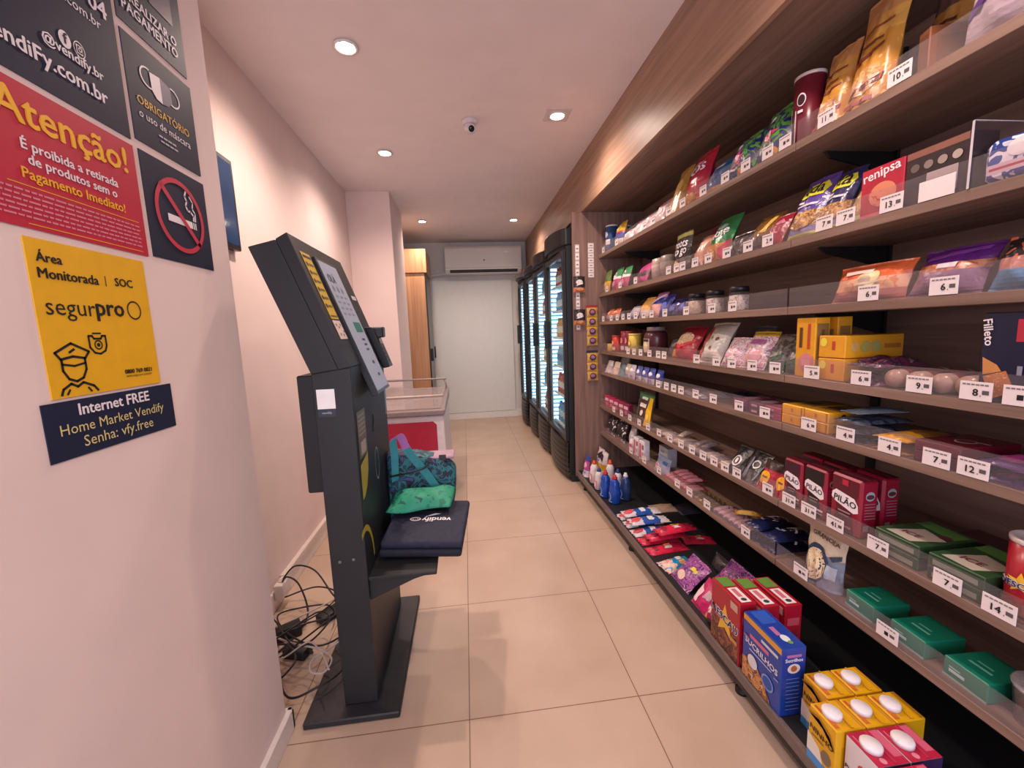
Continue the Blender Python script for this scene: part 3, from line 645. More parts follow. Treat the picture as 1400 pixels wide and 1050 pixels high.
# ------------------------------------------------------------------ shelving
SX = 1.077; SB = 1.44; SZ = [0, 1.8425, 1.5438, 1.3259, 1.0971, .9294, .6497, .4264]; TH = .025
TOP = [0]+[z+TH for z in SZ[1:]]+[.125]
JY = 1.275
U0 = (1.15, 1.3, 0)
UN = empty('shelving_unit', U0, 'long brown wooden wall shelving full of groceries along the right side', 'shelving')
def ubuild(mb, name, parent=UN): return mb.build(name, parent, U0)
m = MB(); m.box(.868, 3.22, .075, SB+.02, 3.246, 2.1965, WOODV, .001); sp = ubuild(m, 'side_panel')
m = MB(); m.box(SB, -1.0, .45, SB+.02, 3.2195, 2.1965, wood('back', '#745b50', '#8d7266', 'y')); ubuild(m, 'back_panel')
m = MB(); m.box(SB, -1.0, .08, SB+.02, 3.2195, .4495, mat('#18171a', rough=.6)); ubuild(m, 'lower_back_panel')
m = MB(); m.box(.886, -1.0, .105, SB, 3.219, .125, mat('#1d1c1f', rough=.5)); m.box(.868, -1.0, .092, .8855, 3.219, .1245, mat('#6b5d58', rough=.4)); m.box(.876, -1.0, .062, .886, 3.219, .0945, mat('#17161a', rough=.5)); ubuild(m, 'base_deck')
for y in (.25, 1.206, 2.172, 3.1):
    m = MB(); m.lathe([(.022, 0), (.022, .012), (.012, .016), (.012, .045), (.024, .05), (.024, .104)], mat('#121215', rough=.5), (.915, y, 0), 14); ubuild(m, 'foot')
for y in (JY, 2.94):
    m = MB(); m.box(SB-.012, y-.014, .46, SB-.0005, y+.014, 2.15, mat('#0e0e10', rough=.5)); ubuild(m, 'upright_rail')
PAPER = mat('#e9dede', rough=.6, var=.02)
TG = {1: [(3.107, 0), (2.833, 0), (2.386, 0), (2.273, 0), (2.098, 0), (1.961, 0), (1.788, 0), (1.633, 0), (1.511, 0), (1.398, 0), (1.319, 0), (1.164, '11'), (.961, '10')],
 2: [(3.033, 0), (2.768, 0), (2.511, 0), (2.091, 0), (2.008, 0), (1.951, 0), (1.841, 0), (1.737, 0), (1.609, 0), (1.482, 0), (1.38, '2'), (1.15, '7'), (1.081, '7'), (.956, '13'), (.857, None)],
 3: [(3.121, 0), (2.943, 0), (2.825, 0), (2.716, 0), (2.615, 0), (2.51, 0), (2.392, 0), (2.284, 0), (2.126, 0), (1.911, 0), (1.701, 0), (1.562, 0), (.999, '6'), (.824, '6')],
 4: [(2.628, 0), (2.532, 0), (2.432, 0), (2.309, 0), (2.198, 0), (2.129, 0), (1.812, 0), (1.659, 0), (1.555, 0), (1.434, 0), (1.318, 0), (1.164, '5'), (1.002, '6'), (.856, '9'), (.745, '8'), (.672, 0)],
 5: [(2.195, 0), (2.1, 0), (2.021, 0), (1.947, 0), (1.813, 0), (1.673, 0), (1.501, 0), (1.358, 0), (1.164, '6'), (1.036, '4'), (.912, '4'), (.805, '7'), (.735, '12')],
 6: [(2.9, 0), (2.75, 0), (2.6, 0), (2.45, 0), (2.323, 0), (2.18, 0), (2.053, 0), (1.938, 0), (1.835, 0), (1.741, 0), (1.655, 0), (1.577, 0), (1.5, 0), (1.327, 0), (1.227, '31'), (1.145, '31'), (1.049, '41'), (.92, '7'), (.759, '7'), (.666, '14')],
 7: [(2.579, 0), (2.373, 0), (2.176, 0), (1.969, 0), (1.85, 0), (1.7, 0), (1.435, 0), (1.162, 0), (.877, 0)]}
for k in range(1, 8):
    for (ya, yb) in ((JY+.002, 3.219), (-.98, JY-.002)):
        z = SZ[k]; m = MB(); m.box(SX, ya, z, SB-.0005 if k else SB, yb, z+TH, WOODS, .0012); so = ubuild(m, 'shelf')
        far = ya > 1
        m = MB(); m.box(SX+.0005, ya+.003, z+TH+.0002, SX+.0025, yb-.003, z+TH+.062, LIP); ubuild(m, 'acrylic_lip', so)
        for y, t in TG[k]:
            if (y > JY) != far: continue
            wd = .056 if y < 1.3 else .05; ht = .040
            if t is None: wd, ht = .072, .044
            m = MB(); z0 = z+TH+.001; m.box(SX-.0012, y-wd/2, z0, SX+.0004, y+wd/2, z0+ht, PAPER)
            fn = lambda a, zz: (SX-.0018, y-a, z0+zz)
            if t is not None:
                G = ink('#7d7578')
                for a in range(6): m.rect(fn, -wd*.42+a*wd*.14, ht*.80, -wd*.42+a*wd*.14+wd*.11, ht*.88, G)
                if t:
                    m.text(t, fn, -.004 if len(t) == 1 else -.012, .0+.0, ht*.25, DARK, True, size=.021 if t else 1)
                    m.text(',', fn, .0085, .0105, ht*.25, DARK); m.rect(fn, .012, ht*.34, .0235, ht*.56, ink('#5b5558'))
                else: m.rect(fn, -.006, ht*.28, .004, ht*.55, DARK); m.rect(fn, .008, ht*.34, .020, ht*.54, ink('#5b5558'))
            ubuild(m, 'price_tag', so)
    for y in (JY, 2.94):
        m = MB(); z = SZ[k]
        m.prism([(SB-.0125, z-.001), (SB-.26, z-.001), (SB-.24, z-.02), (SB-.10, z-.05), (SB-.0125, z-.075)], lambda p, t: (p[0], t, p[1]), y-.005, y+.005, mat('#0c0c0e', rough=.5)); ubuild(m, 'bracket')

# ------------------------------------------------------------------ product builders (local: front faces -y, x to the viewer's right)
RZ = -PI/2
class Surf:
    """front surface of a bag: u in -.5...5 across, v in 0..1 up"""
    def __init__(s, w, h, t, kind='pillow', lean=.25, seed=1, wr=.05):
        s.w, s.h, s.t, s.kind, s.lean = w, h, t, kind, lean
        r = random.Random(seed); s.q = [(r.uniform(4, 14), r.uniform(4, 16), r.uniform(0, 6)) for _ in range(4)]; s.wr = wr
        s.tw = r.uniform(-.05, .05)
    def T(s, u, v):
        a = max(0., math.cos(PI*u))**.55
        if s.kind == 'pillow' or s.kind == 'lying': g = max(0., math.sin(PI*min(1, max(0, (v-.045)/.91))))**.55 if .045 < v < .955 else 0
        else: g = (max(0., 1-v/.97))**.55 if v < .97 else 0; a = a if v > .02 else max(0., math.cos(PI*u))**.3
        n = sum(math.sin(p[0]*u*2+p[1]*v+p[2]) for p in s.q)/4
        return (s.t/2*a*g*(1+.25*n) if g*a > 0 else 0)+.0012
    def P(s, u, v, e=0., front=True):
        n = sum(math.sin(p[1]*u*2-p[0]*v*1.3+p[2]) for p in s.q)/4
        wf = 1-.07*math.sin(PI*v)
        x = s.w*u*wf; T = s.T(u, v)
        if s.kind == 'lying': return (x+s.tw*v*s.h, (v-.5)*s.h+.01*n, (2*T+e) if front else .0002)
        k = s.wr*s.t*n*(1 if v > .02 else 0)
        return (x, (-(T+e) if front else T)+k+s.lean*v*s.h, v*s.h*(1-.02*abs(u)*2*(1 if v > .5 else 0)))
    def fn(s, e): return lambda u, v: s.P(u, v, e)
def art_on(mb, items, fn_e, asp, curved=True):
    """items in face fractions; asp = width/height of the face"""
    for i, a in enumerate(items):
        f = fn_e((.0022 if curved else .0012)+.0005*i); k = a[0]
        if k == 'r': mb.rect(f, a[1], a[2], a[3], a[4], a[5], 5 if curved else 1, 5 if curved else 1)
        elif k == 'e': mb.ell(f, a[1], a[2], a[3], a[4], a[5], rings=4 if curved else 1)
        elif k == 'p':
            P_ = a[1]
            if curved: P_ = [(p[0]+(q[0]-p[0])*t/4, p[1]+(q[1]-p[1])*t/4) for p, q in zip(a[1], a[1][1:]+a[1][:1]) for t in range(4)]
            mb.poly(f, P_, a[2], 5 if curved else 2)
        elif k == 's':
            pts = [(a[1]+(a[3] if j % 2 == 0 else a[3]*.42)*math.sin(j*PI/5), a[2]+(a[3] if j % 2 == 0 else a[3]*.42)*math.cos(j*PI/5)*asp) for j in range(10)]; mb.poly(f, pts, a[4])
        elif k == 't':
            g = lambda x, z, f=f, a=a: f(x, a[3]+(z-a[3])*asp); rot = math.radians(a[6]) if len(a) > 6 else 0
            if len(a) > 7:                                   # lettering with a pale outline
                for du, dv in ((-.014, 0), (.014, 0), (0, .018), (0, -.018)): mb.text(a[1], lambda x, z, a=a: g(x+du, z+dv), a[2]-a[4]/2, a[2]+a[4]/2, a[3], a[7], True, rot)
                g = lambda x, z, a=a: fn_e((.0022 if curved else .0012)+.0005*i+.0016)(x, a[3]+(z-a[3])*asp)
            mb.text(a[1], g, a[2]-a[4]/2, a[2]+a[4]/2, a[3], a[5], True, rot)
def place(o, x, y, z, yaw=0.):
    o.location = (x, y, z); o.rotation_euler = (0, 0, RZ+math.radians(yaw)); return o
def bag(name, label, lvl, y, w, h, t, bands, art=(), x=1.088, kind='pillow', lean=.22, yaw=0., group=None, cat='bag', seed=None, nx=12, nv=14, dz=0.):
    """bands: [(v_upto, material)] from the bottom up"""
    seed = seed if seed is not None else int(y*1000)+lvl*77
    S = Surf(w, h, t, kind, lean, seed); mb = MB()
    def bm_(v):
        for lim, mm in bands:
            if v <= lim: return mm
        return bands[-1][1]
    cuts = sorted(set([0, .02, .045, .955, .97, 1]+[b_[0] for b_ in bands if b_[0] < 1]+[i/nv for i in range(nv+1)]))
    for front in (True, False):
        for j in range(len(cuts)-1):
            v0, v1 = cuts[j], cuts[j+1]; mm = bm_((v0+v1)/2); k = mb.mi(mm); i0 = len(mb.v)
            for v in (v0, v1):
                for i in range(nx+1): mb.v.append(S.P(i/nx-.5, v, 0, front))
            for i in range(nx):
                q = (i0+i, i0+i+1, i0+nx+2+i, i0+nx+1+i); mb.f.append(q if front else q[::-1]); mb.m.append(k); mb.sm.append(True)
    for v in (0, 1):
        for i in range(nx):
            a, b_ = i/nx-.5, (i+1)/nx-.5; mb.face([S.P(a, v, 0, False), S.P(b_, v, 0, False), S.P(b_, v, 0, True), S.P(a, v, 0, True)], bm_(v))
    for u in (-.5, .5):
        for j in range(len(cuts)-1): mb.face([S.P(u, cuts[j], 0, False), S.P(u, cuts[j], 0, True), S.P(u, cuts[j+1], 0, True), S.P(u, cuts[j+1], 0, False)], bm_((cuts[j]+cuts[j+1])/2))
    art_on(mb, art, S.fn, w/h)
    o = mb.build(name); zz = TOP[lvl]+.0006+dz
    xc = x+t/2 if kind != 'lying' else x+h/2
    place(o, xc, y, zz, yaw); return tag(o, label, cat, group)
def carton(name, label, lvl, y, w, h, d, mt, front=(), side=(), top=(), x=1.088, yaw=0., group=None, cat='box', dz=0., bev=.002, root=None):
    mb = MB(); mb.box(-w/2, -d/2, 0, w/2, d/2, h, mt, bev)
    art_on(mb, front, lambda e: (lambda u, v: (u*w, -d/2-e*.5, v*h)), w/h, False)
    art_on(mb, side, lambda e: (lambda u, v: (w/2+e*.5, u*d, v*h)), d/h, False)
    art_on(mb, top, lambda e: (lambda u, v: (u*w, (v-.5)*d, h+e*.5)), w/d, False)
    o = mb.build(name); place(o, x+d/2, y, TOP[lvl]+.0006+dz, yaw); return tag(o, label, cat, group)
def round_thing(name, label, lvl, y, x, prof_parts, group=None, cat='can', art=None, asp_r=None, dz=0., yaw=0.):
    """prof_parts: [(part name, profile, material)]"""
    r = empty(name, (x, y, TOP[lvl]+.0006+dz), label, cat, group, RZ+math.radians(yaw))
    for i, (pn, prof, mt) in enumerate(prof_parts):
        mb = MB(); mb.lathe(prof, mt, n=24)
        if i == 0 and art:
            R, z0, z1 = asp_r
            art_on(mb, art, lambda e: (lambda u, v: ((R+e)*math.sin(u*1.9), -(R+e)*math.cos(u*1.9), z0+(z1-z0)*v)), 1.9*R/(z1-z0))
        mb.build(pn, r)
    return r

# ------------------------------------------------------------------ groceries: first (highest) shelf
F = film; I = ink
def canister(h, r, body, lid, band=None):
    return [('body', [(r-.003, 0), (r, .003), (r, h-.012), (r-.002, h-.01)], body), ('lid', [(r+.0015, h-.0115), (r+.0015, h-.001), (r-.003, h), (.0001, h-.001)], lid)]
round_thing('snack_canister', 'blue and white tube canister at the far end of the highest shelf', 1, 3.12, 1.15, canister(.2, .045, mat('#2f5488', rough=.3), mat('#e6e2e4')), art=[('r', -.5, .3, .5, .5, I('#e9e4e6')), ('e', 0, .7, .3, .12, I('#c9d4e6'))], asp_r=(.045, .003, .188))
round_thing('snack_canister', 'dark blue tube canister behind the yellow bag on the highest shelf', 1, 3.02, 1.22, canister(.17, .045, mat('#27406f', rough=.3), mat('#d8d6d8')), art=[('r', -.5, .2, .5, .34, I('#cfd2dc'))], asp_r=(.045, .003, .158))
bag('snack_bag', 'yellow and blue snack bag, second item from the far end of the highest shelf', 1, 2.90, .15, .17, .06, [(.3, F('#d9cfcb')), (.55, F('#3a4a9a')), (.62, F('#c23a48')), (1, F('#d8b52e'))], [('e', 0, .78, .25, .1, I('#f0e08a'))])
for i, (y, h, c, nm) in enumerate([(2.74, .09, '#e5d5d6', 'lowest of four white packs, beside the yellow and blue bag'), (2.59, .105, '#e9dcdc', 'second of the four white packs from the far end'), (2.45, .11, '#e4cfd2', 'third of the four white packs from the far end'), (2.31, .14, '#dfc3c9', 'pinkish white pack right beside the tall gold bag')]):
    bag('biscuit_pack', nm+', on the highest shelf', 1, y, .135, h, .06, [(1, F(c))], [('e', 0, .55, .3, .2, prnt(['#d8a9b0', '#efe3e0', '#c98b95'], 70)), ('r', -.3, .75, .3, .84, I('#c27886'))], lean=.5, group='white packs on the highest shelf', cat='pack')
bag('snack_bag', 'tall narrow gold snack bag on the highest shelf', 1, 2.13, .13, .245, .07, [(.3, prnt(['#c8923c', '#e0b45c', '#8a5a22'], 50)), (1, F('#b98f45'))], [('e', 0, .6, .3, .16, I('#d9b96a'))], lean=.32, kind='pouch')
bag('snack_bag', 'large crimson red snack bag with white lettering on the highest shelf', 1, 1.955, .175, .25, .075, [(.22, prnt(['#e0a63a', '#c8363e', '#efc970'], 50)), (1, F('#b3223d'))], [('t', 'ntos', 0, .56, .72, WT, 8), ('e', -.08, .16, .3, .11, prnt(['#e6b24c', '#c98a2c', '#f2d68a'], 90)), ('r', -.2, .74, .25, .8, I('#d98a98'))], lean=.3)
bag('snack_bag', 'grey silver snack bag tucked behind the crimson red bag', 1, 1.85, .13, .2, .06, [(1, F('#6b6672'))], x=1.20, lean=.3)
bag('snack_bag', 'low blue snack bag between the crimson bag and the green bags', 1, 1.785, .125, .145, .06, [(.2, F('#d6a05a')), (1, F('#245f96'))], [('e', 0, .55, .34, .2, prnt(['#3d8cc0', '#1c4a7c', '#d6b25a'], 60)), ('r', -.3, .78, .3, .86, I('#cfe0ea'))], lean=.45)
GRB = prnt(['#1d2658', '#26327a', '#62b044', '#1d2658'], 24)
for y, w_, h, nm in ((1.615, .16, .175, 'smaller green and navy bag with a pink star, left of its twin'), (1.45, .155, .205, 'larger green and navy bag with a pink star by the red tube')):
    bag('snack_bag', nm, 1, y, w_, h, .07, [(1, GRB)], [('s', -.02, .48, .27, I('#d8477c')), ('e', -.02, .48, .1, .09, I('#f3d2dc')), ('e', -.1, .76, .09, .06, I('#e9eef2')), ('e', .18, .14, .16, .1, I('#e89a3a')), ('r', -.25, .24, .1, .29, WT)], lean=.35, group='green and navy snack bags')
round_thing('crisp_tube', 'dark red tube of crisps standing left of the bread bags', 1, 1.30, 1.14, [('body', [(.041, 0), (.0425, .003), (.0425, .198)], mat('#6d1a2a', rough=.3)), ('lid', [(.044, .1985), (.044, .208), (.0405, .2095), (.038, .204), (.0001, .204)], mat('#c9b6b4', rough=.25))],
            art=[('e', .18, .66, .16, .10, WT), ('e', .18, .655, .13, .08, I('#3a1620')), ('r', -.32, .05, -.26, .6, WT), ('r', -.02, .03, .02, .52, WT), ('r', .08, .46, .26, .50, WT)], asp_r=(.0425, .003, .198))
BRD = prnt(['#d9a648', '#c98d3a', '#e8c477'], 30); BRT = F('#c08a56')
def bread(y, w_, h, label, x=1.088):
    return bag('bread_bag', label, 1, y, w_, h, .085, [(.62, BRD), (.8, F('#cf9a4c')), (1, BRT)], [('e', 0, .24, .38, .12, prnt(['#e4bd8c', '#d2a06a', '#f0d8b0'], 50)), ('p', [(-.4, .12), (.4, .2), (.42, .25), (-.4, .165)], I('#8a3040')), ('p', [(-.36, .42), (.3, .5), (.3, .53), (-.36, .45)], I('#8a3b33')), ('p', [(-.24, .54), (.2, .575), (.2, .595), (-.24, .565)], I('#6d2f22')), ('p', [(-.35, .66), (.35, .7), (.35, .72), (-.35, .68)], I('#8a4a30')), ('r', -.3, .04, .3, .08, I('#a34a44'))], kind='pouch', lean=.16, x=x, group='bread bags on the highest shelf', cat='bread')
bread(1.20, .10, .235, 'shorter yellow bread bag between the red tube and the tall bread bag')
bread(1.085, .12, .30, 'tallest yellow bread bag on the highest shelf')
bag('bread_bag', 'clear bread bag with a yellow band behind the tall bread bag', 1, 1.0, .095, .27, .07, [(.3, F('#5a4442')), (.75, F('#c99a52')), (1, F('#6d5350'))], [('r', -.2, .6, .25, .63, I('#5a2f28'))], kind='pouch', lean=.14, x=1.20, cat='bread')
for i, (y, dx) in enumerate(((.935, 1.13), (.862, 1.17))):
    carton('cracker_box', ('reddish brown cracker box tilted on the highest shelf, nearer the bread bags', 'brown cracker box leaning behind the purple and white bag')[i], 1, y, .035, .115, .15, mat('#8a5434', rough=.4), [('r', -.4, .1, .4, .9, I('#6d4428'))], [('r', -.4, .2, .4, .8, I('#7a4a2a'))], x=dx, yaw=-18, group='brown cracker boxes')
bag('snack_bag', 'large pale bag with a purple stripe at the right end of the highest shelf', 1, .795, .16, .22, .09, [(.42, F('#b5a6b0')), (1, F('#c9bcc2'))], [('p', [(-.5, .25), (.5, .5), (.5, .62), (-.5, .36)], I('#5d3a80')), ('r', -.3, .55, .1, .62, I('#c98a86'))], lean=.15)

# ------------------------------------------------------------------ second shelf
bag('snack_pouch', 'small green pouch with a yellow label at the far end of the second shelf', 2, 3.13, .11, .17, .05, [(.5, F('#d6a52e')), (1, F('#5c7236'))], [('r', -.35, .12, -.05, .42, I('#f0c94a')), ('r', .03, .12, .35, .42, I('#f0c94a'))], lean=.15)
for y, h, nm in ((2.97, .165, 'green and pink snack pouch with a white ring print, on the second shelf'), (2.80, .15, 'green topped pouch beside the pink roll pack on the second shelf')):
    bag('snack_pouch', nm, 2, y, .13, h, .055, [(.5, F('#b43a64')), (.62, F('#e4dcd8')), (1, F('#3f8a52'))], [('e', 0, .72, .16, .12, WT), ('e', 0, .72, .1, .07, I('#2f6a45')), ('e', 0, .3, .25, .12, I('#d98aa6'))], lean=.3, group='green and pink pouches')
bag('wafer_pack', 'long magenta pack with dark letters lying across the second shelf', 2, 2.53, .25, .12, .06, [(.35, F('#c9508c')), (.6, F('#8d5b66')), (1, F('#c04a86'))], [('r', -.4+.12*i, .36, -.32+.12*i, .6, I('#4a2a3a')) for i in range(7)], lean=.4, yaw=-8, cat='pack')
for i, y in enumerate((2.34, 2.235)):
    round_thing('biscuit_roll', ('beige biscuit roll standing next to the magenta pack', 'greyish beige biscuit roll left of the dark pouch with white letters')[i], 2, y, 1.15, [('wrapper', [(.0001, 0), (.03, .002), (.042, .012), (.044, .05), (.044, .09), (.04, .118), (.02, .124), (.0001, .123)], mat(('#b9a296', '#8f837a')[i], rough=.35, bump=.3)), ('label_band', [(.0446, .045), (.0448, .046), (.0448, .084), (.0446, .085)], mat(('#cbb7aa', '#a19488')[i]))], group='beige biscuit rolls', cat='biscuits')
bag('snack_pouch', 'near-black pouch with large white lettering reading roots to go', 2, 2.02, .155, .2, .05, [(.04, F('#1d1b1d')), (.86, F('#1f1d1f')), (.96, F('#8f8a3a')), (1, F('#1f1d1f'))], [('t', 'roots', -.06, .62, .78, WT), ('t', 'to go', -.05, .44, .8, WT), ('e', -.22, .18, .2, .13, prnt(['#d8a63e', '#e8c66a', '#b07a24'], 70))], kind='pouch', lean=.08)
bag('snack_bag', 'dark pink bag peeping out behind the pouch with white lettering', 2, 1.93, .1, .205, .05, [(1, F('#7a2a48'))], x=1.19, lean=.15)
bag('snack_bag', 'beige and pink snack bag between the black pouch and the green crisps bag', 2, 1.895, .10, .15, .05, [(1, prnt(['#d8a98c', '#c58a70', '#e8cdb8'], 40))], [('r', -.4, .05, .3, .2, I('#d9b8b8'))], lean=.45)
bag('snack_bag', 'green crisps bag with an orange lower part and red corner on the second shelf', 2, 1.765, .155, .205, .065, [(.42, prnt(['#d9a04c', '#c9823a', '#e9c98c'], 35)), (1, F('#2c7a44'))], [('p', [(.5, .08), (.5, .46), (.2, .3), (.3, .08)], I('#c2244c')), ('t', 'ndoce', -.02, .5, .8, WT, 12), ('e', 0, .78, .25, .05, I('#8fb0a0')), ('e', -.15, .2, .26, .13, prnt(['#e8b96a', '#c8883c'], 80))], lean=.42)
bag('snack_bag', 'low brown and black snack bag to the right of the green crisps bag', 2, 1.62, .13, .10, .06, [(1, prnt(['#8a6a5c', '#2a1f22', '#b59a8c'], 45))], lean=.5)
bag('snack_bag', 'shiny bronze and black snack bag left of the small red bag', 2, 1.50, .125, .14, .065, [(.4, F('#3a2a2c')), (1, mat('#9a6f3a', rough=.2, metal=.4, bump=.4))], [('p', [(.1, .5), (.3, .5), (.38, .9), (.28, .9)], mat('#e6bd5e', rough=.2))], lean=.55)
bag('snack_bag', 'small dark red bag beside the purple pasta bag', 2, 1.405, .085, .115, .05, [(1, F('#9c2436'))], [('p', [(-.3, .3), (0, .5), (.3, .42), (0, .36)], I('#d9909a')), ('p', [(-.1, .7), (.2, .85), (.4, .7), (.1, .66)], I('#c97a88'))], lean=.5)
PASTA = prnt(['#b88440', '#d9a860', '#8f5f28', '#e6c384'], 70)
def pasta(y, w_, h, col, label, tx_):
    return bag('pasta_bag', label, 2, y, w_, h, .06, [(.1, F('#d0cf7a')), (.2, F('#8d86b4')), (.45, PASTA), (1, F(col))], [('p', [(-.42, .70), (-.3, .86), (.32, .90), (.46, .80), (.34, .69), (-.25, .68)], I('#d8d23a')), ('t', tx_, .02, .735, .58, DARK), ('r', -.36, .6, -.05, .635, WT), ('r', -.36, .535, .34, .57, I('#d8cfe4')), ('e', 0, .3, .42, .13, PASTA)], lean=.42, group='purple pasta bags')
pasta(1.285, .12, .20, '#5c4694', 'purple pasta bag with a yellow logo, fully visible in front on the second shelf', 'uda')
pasta(1.178, .09, .185, '#2d2a58', 'navy blue pasta bag with a yellow logo, partly behind the purple one', 'da')
bag('noodle_bag', 'green bag of noodles leaning left of the red box', 2, 1.09, .075, .165, .055, [(.14, F('#cfd2a0')), (.62, prnt(['#c29a52', '#a87c3a', '#dcc088'], 60)), (1, F('#3f7d35'))], lean=.6)
carton('biscuit_box', 'bright red box with white slanted script and a round biscuit picture', 2, .995, .11, .125, .05, mat('#b5203a', rough=.35), [('t', 'renipsa', .0, .74, .86, WT, 7), ('e', .04, .42, .32, .24, prnt(['#d9604a', '#e08a6a', '#c84a3c'], 40)), ('r', -.48, .0, .48, .08, I('#d86a7c'))], top=[('r', -.46, .1, .46, .9, I('#d8606e'))])
carton('tea_box', 'dark brown display box with round pictures and a pale panel, behind a blank price card', 2, .872, .13, .125, .07, mat('#2d2023', rough=.35), [('r', -.48, .86, .48, .98, I('#8a5a4c'))]+[('e', -.33+.22*i, .68, .075, .075, I(('#6a5a56', '#8a7a74', '#a09088', '#b5a59c')[i])) for i in range(4)]+[('r', -.12, .1, .36, .52, I('#b5a6a2'))]+[('r', -.1, .36-.08*i, .3, .385-.08*i, I('#857672')) for i in range(3)])
m = MB(); m.box(-.003, -.075, 0, 0, .075, .135, PLATE); m.box(-.0034, .0752, 0, .0004, .0765, .135, mat('#cfc8cc', rough=.3)); m.box(-.0034, -.075, .1352, .0004, .075, .1364, mat('#cfc8cc', rough=.3))
o = m.build('acrylic_divider'); o.location = (1.15, .797, TOP[2]+.0006); o.rotation_euler = (0, 0, PI/2); tag(o, 'clear acrylic divider plate with a bright edge right of the dark brown box', 'divider')
CHK = prnt(['#2c4a9c', '#e6e4ea', '#24408c', '#d3d6e2'], 24)
carton('sugar_pack', 'blue and white chequered pack at the right end of the second shelf', 2, .735, .10, .085, .09, CHK, [('r', -.4, .2, .45, .42, I('#d8c0c6')), ('r', -.36, .28, .4, .34, I('#b03a4c')), ('e', .1, .68, .2, .2, I('#e8e2e4'))], bev=.012)

# ------------------------------------------------------------------ third shelf
for y, lb in ((3.08, 'orange topped snack bag farthest along the third shelf'), (2.95, 'orange topped snack bag second from the far end of the third shelf')):
    bag('snack_bag', lb, 3, y, .11, .09, .05, [(.45, F('#b9a6ac')), (1, F('#cc6a3a'))], [('e', 0, .7, .3, .12, I('#e0a88a'))], lean=.3, group='orange topped snack bags')
bag('snack_bag', 'tall dark charcoal bag standing behind the orange topped bags', 3, 2.80, .2, .16, .06, [(1, F('#25252c'))], [('p', [(-.1, .3), (.0, .3), (.2, .9), (.1, .9)], I('#4a4a54'))], x=1.2, lean=.3)
bag('snack_bag', 'small white and lilac bag on the third shelf left of the orange pack', 3, 2.63, .13, .085, .05, [(1, F('#c2bac6'))], lean=.4)
bag('cookie_bag', 'orange cookie bag leaning left of the blue and yellow one on the third shelf', 3, 2.49, .13, .13, .06, [(.4, F('#d8c8b8')), (1, prnt(['#d98a2a', '#e8b25a', '#c2661e'], 40))], lean=.45)
bag('cookie_bag', 'blue, yellow and pink cookie bag leaning on the third shelf', 3, 2.345, .13, .145, .06, [(.55, prnt(['#e0c060', '#d89a9a', '#efe0a8'], 45)), (.8, F('#2a3a9a')), (1, F('#c98ac0'))], [('p', [(-.45, .5), (.45, .85), (.45, .95), (-.45, .62)], I('#e3d6ea'))], lean=.45)
for y, c in ((2.23, '#27348c'), (2.11, '#24286a'), (2.02, '#26265c')):
    bag('cookie_bag', {2.23: 'royal blue cookie bag next to the yellow and blue one', 2.11: 'low dark blue bag, middle of three on the third shelf', 2.02: 'low dark indigo bag left of the glass jars'}[y], 3, y, .10, .125 if y > 2.2 else .09, .05, [(1, F(c))], [('e', 0, .5, .3, .2, I('#4a5ab8'))], lean=.5, group='dark blue cookie bags')
JG = clear('jar_glass', '#f0f2f0', .05, .04)
NUT = prnt(['#c79a72', '#e4cbb0', '#8f5f44'], 90, .5); NUT2 = prnt(['#a8423a', '#e6d6cc', '#7a2f30'], 90, .5)
for y, nt_, lb in ((1.945, NUT, 'glass jar of nuts with a black lid, first of three from the left'), (1.79, NUT2, 'glass jar of red and white nuts with a black lid, middle of three'), (1.625, NUT2, 'glass jar with a black lid nearest the empty end of the third shelf')):
    round_thing('nut_jar', lb, 3, y, 1.15, [('glass', [(.036, 0), (.04, .004), (.04, .072), (.034, .080), (.034, .083)], JG), ('contents', [(.0001, .002), (.0365, .003), (.0375, .01), (.0375, .066), (.0001, .072)], nt_), ('lid', [(.037, .0805), (.0375, .1), (.035, .102), (.0001, .102)], mat('#1c1c1e', rough=.35))], group='glass nut jars', cat='jar')
bag('biscuit_bag', 'shiny orange bag of round crackers lying on the third shelf beside the empty lip', 3, 1.05, .215, .105, .075, [(.3, F('#b9786c')), (.62, prnt(['#d98a5a', '#e6b088', '#cf6a3c'], 25)), (1, F('#d8683a'))], [('e', .06, .55, .09, .2, I('#e6c48a')), ('e', .13, .58, .09, .2, I('#e9d2a0')), ('e', .06, .55, .06, .13, I('#b9a48a')), ('r', -.3, .74, .1, .84, I('#f0d0c4')), ('p', [(-.05, .42), (.25, .48), (.25, .54), (-.05, .48)], I('#d8d2a8'))], lean=.3)
bag('biscuit_bag', 'purple topped biscuit bag lying right of the orange crackers bag', 3, .865, .155, .115, .075, [(.5, F('#83607c')), (.66, prnt(['#c9825a', '#a8603c'], 30)), (1, F('#5a2378'))], [('r', -.1, .56, .2, .66, I('#d8cdd6')), ('p', [(-.4, .72), (.4, .86), (.4, .94), (-.4, .8)], I('#7a3a98'))], lean=.5)
bag('biscuit_bag', 'orange and light blue bag at the right end of the third shelf', 3, .715, .125, .115, .075, [(.38, F('#5a8fb4')), (.6, F('#b9786a')), (1, prnt(['#c9643c', '#2a2328', '#d98a5c'], 22))], lean=.4)

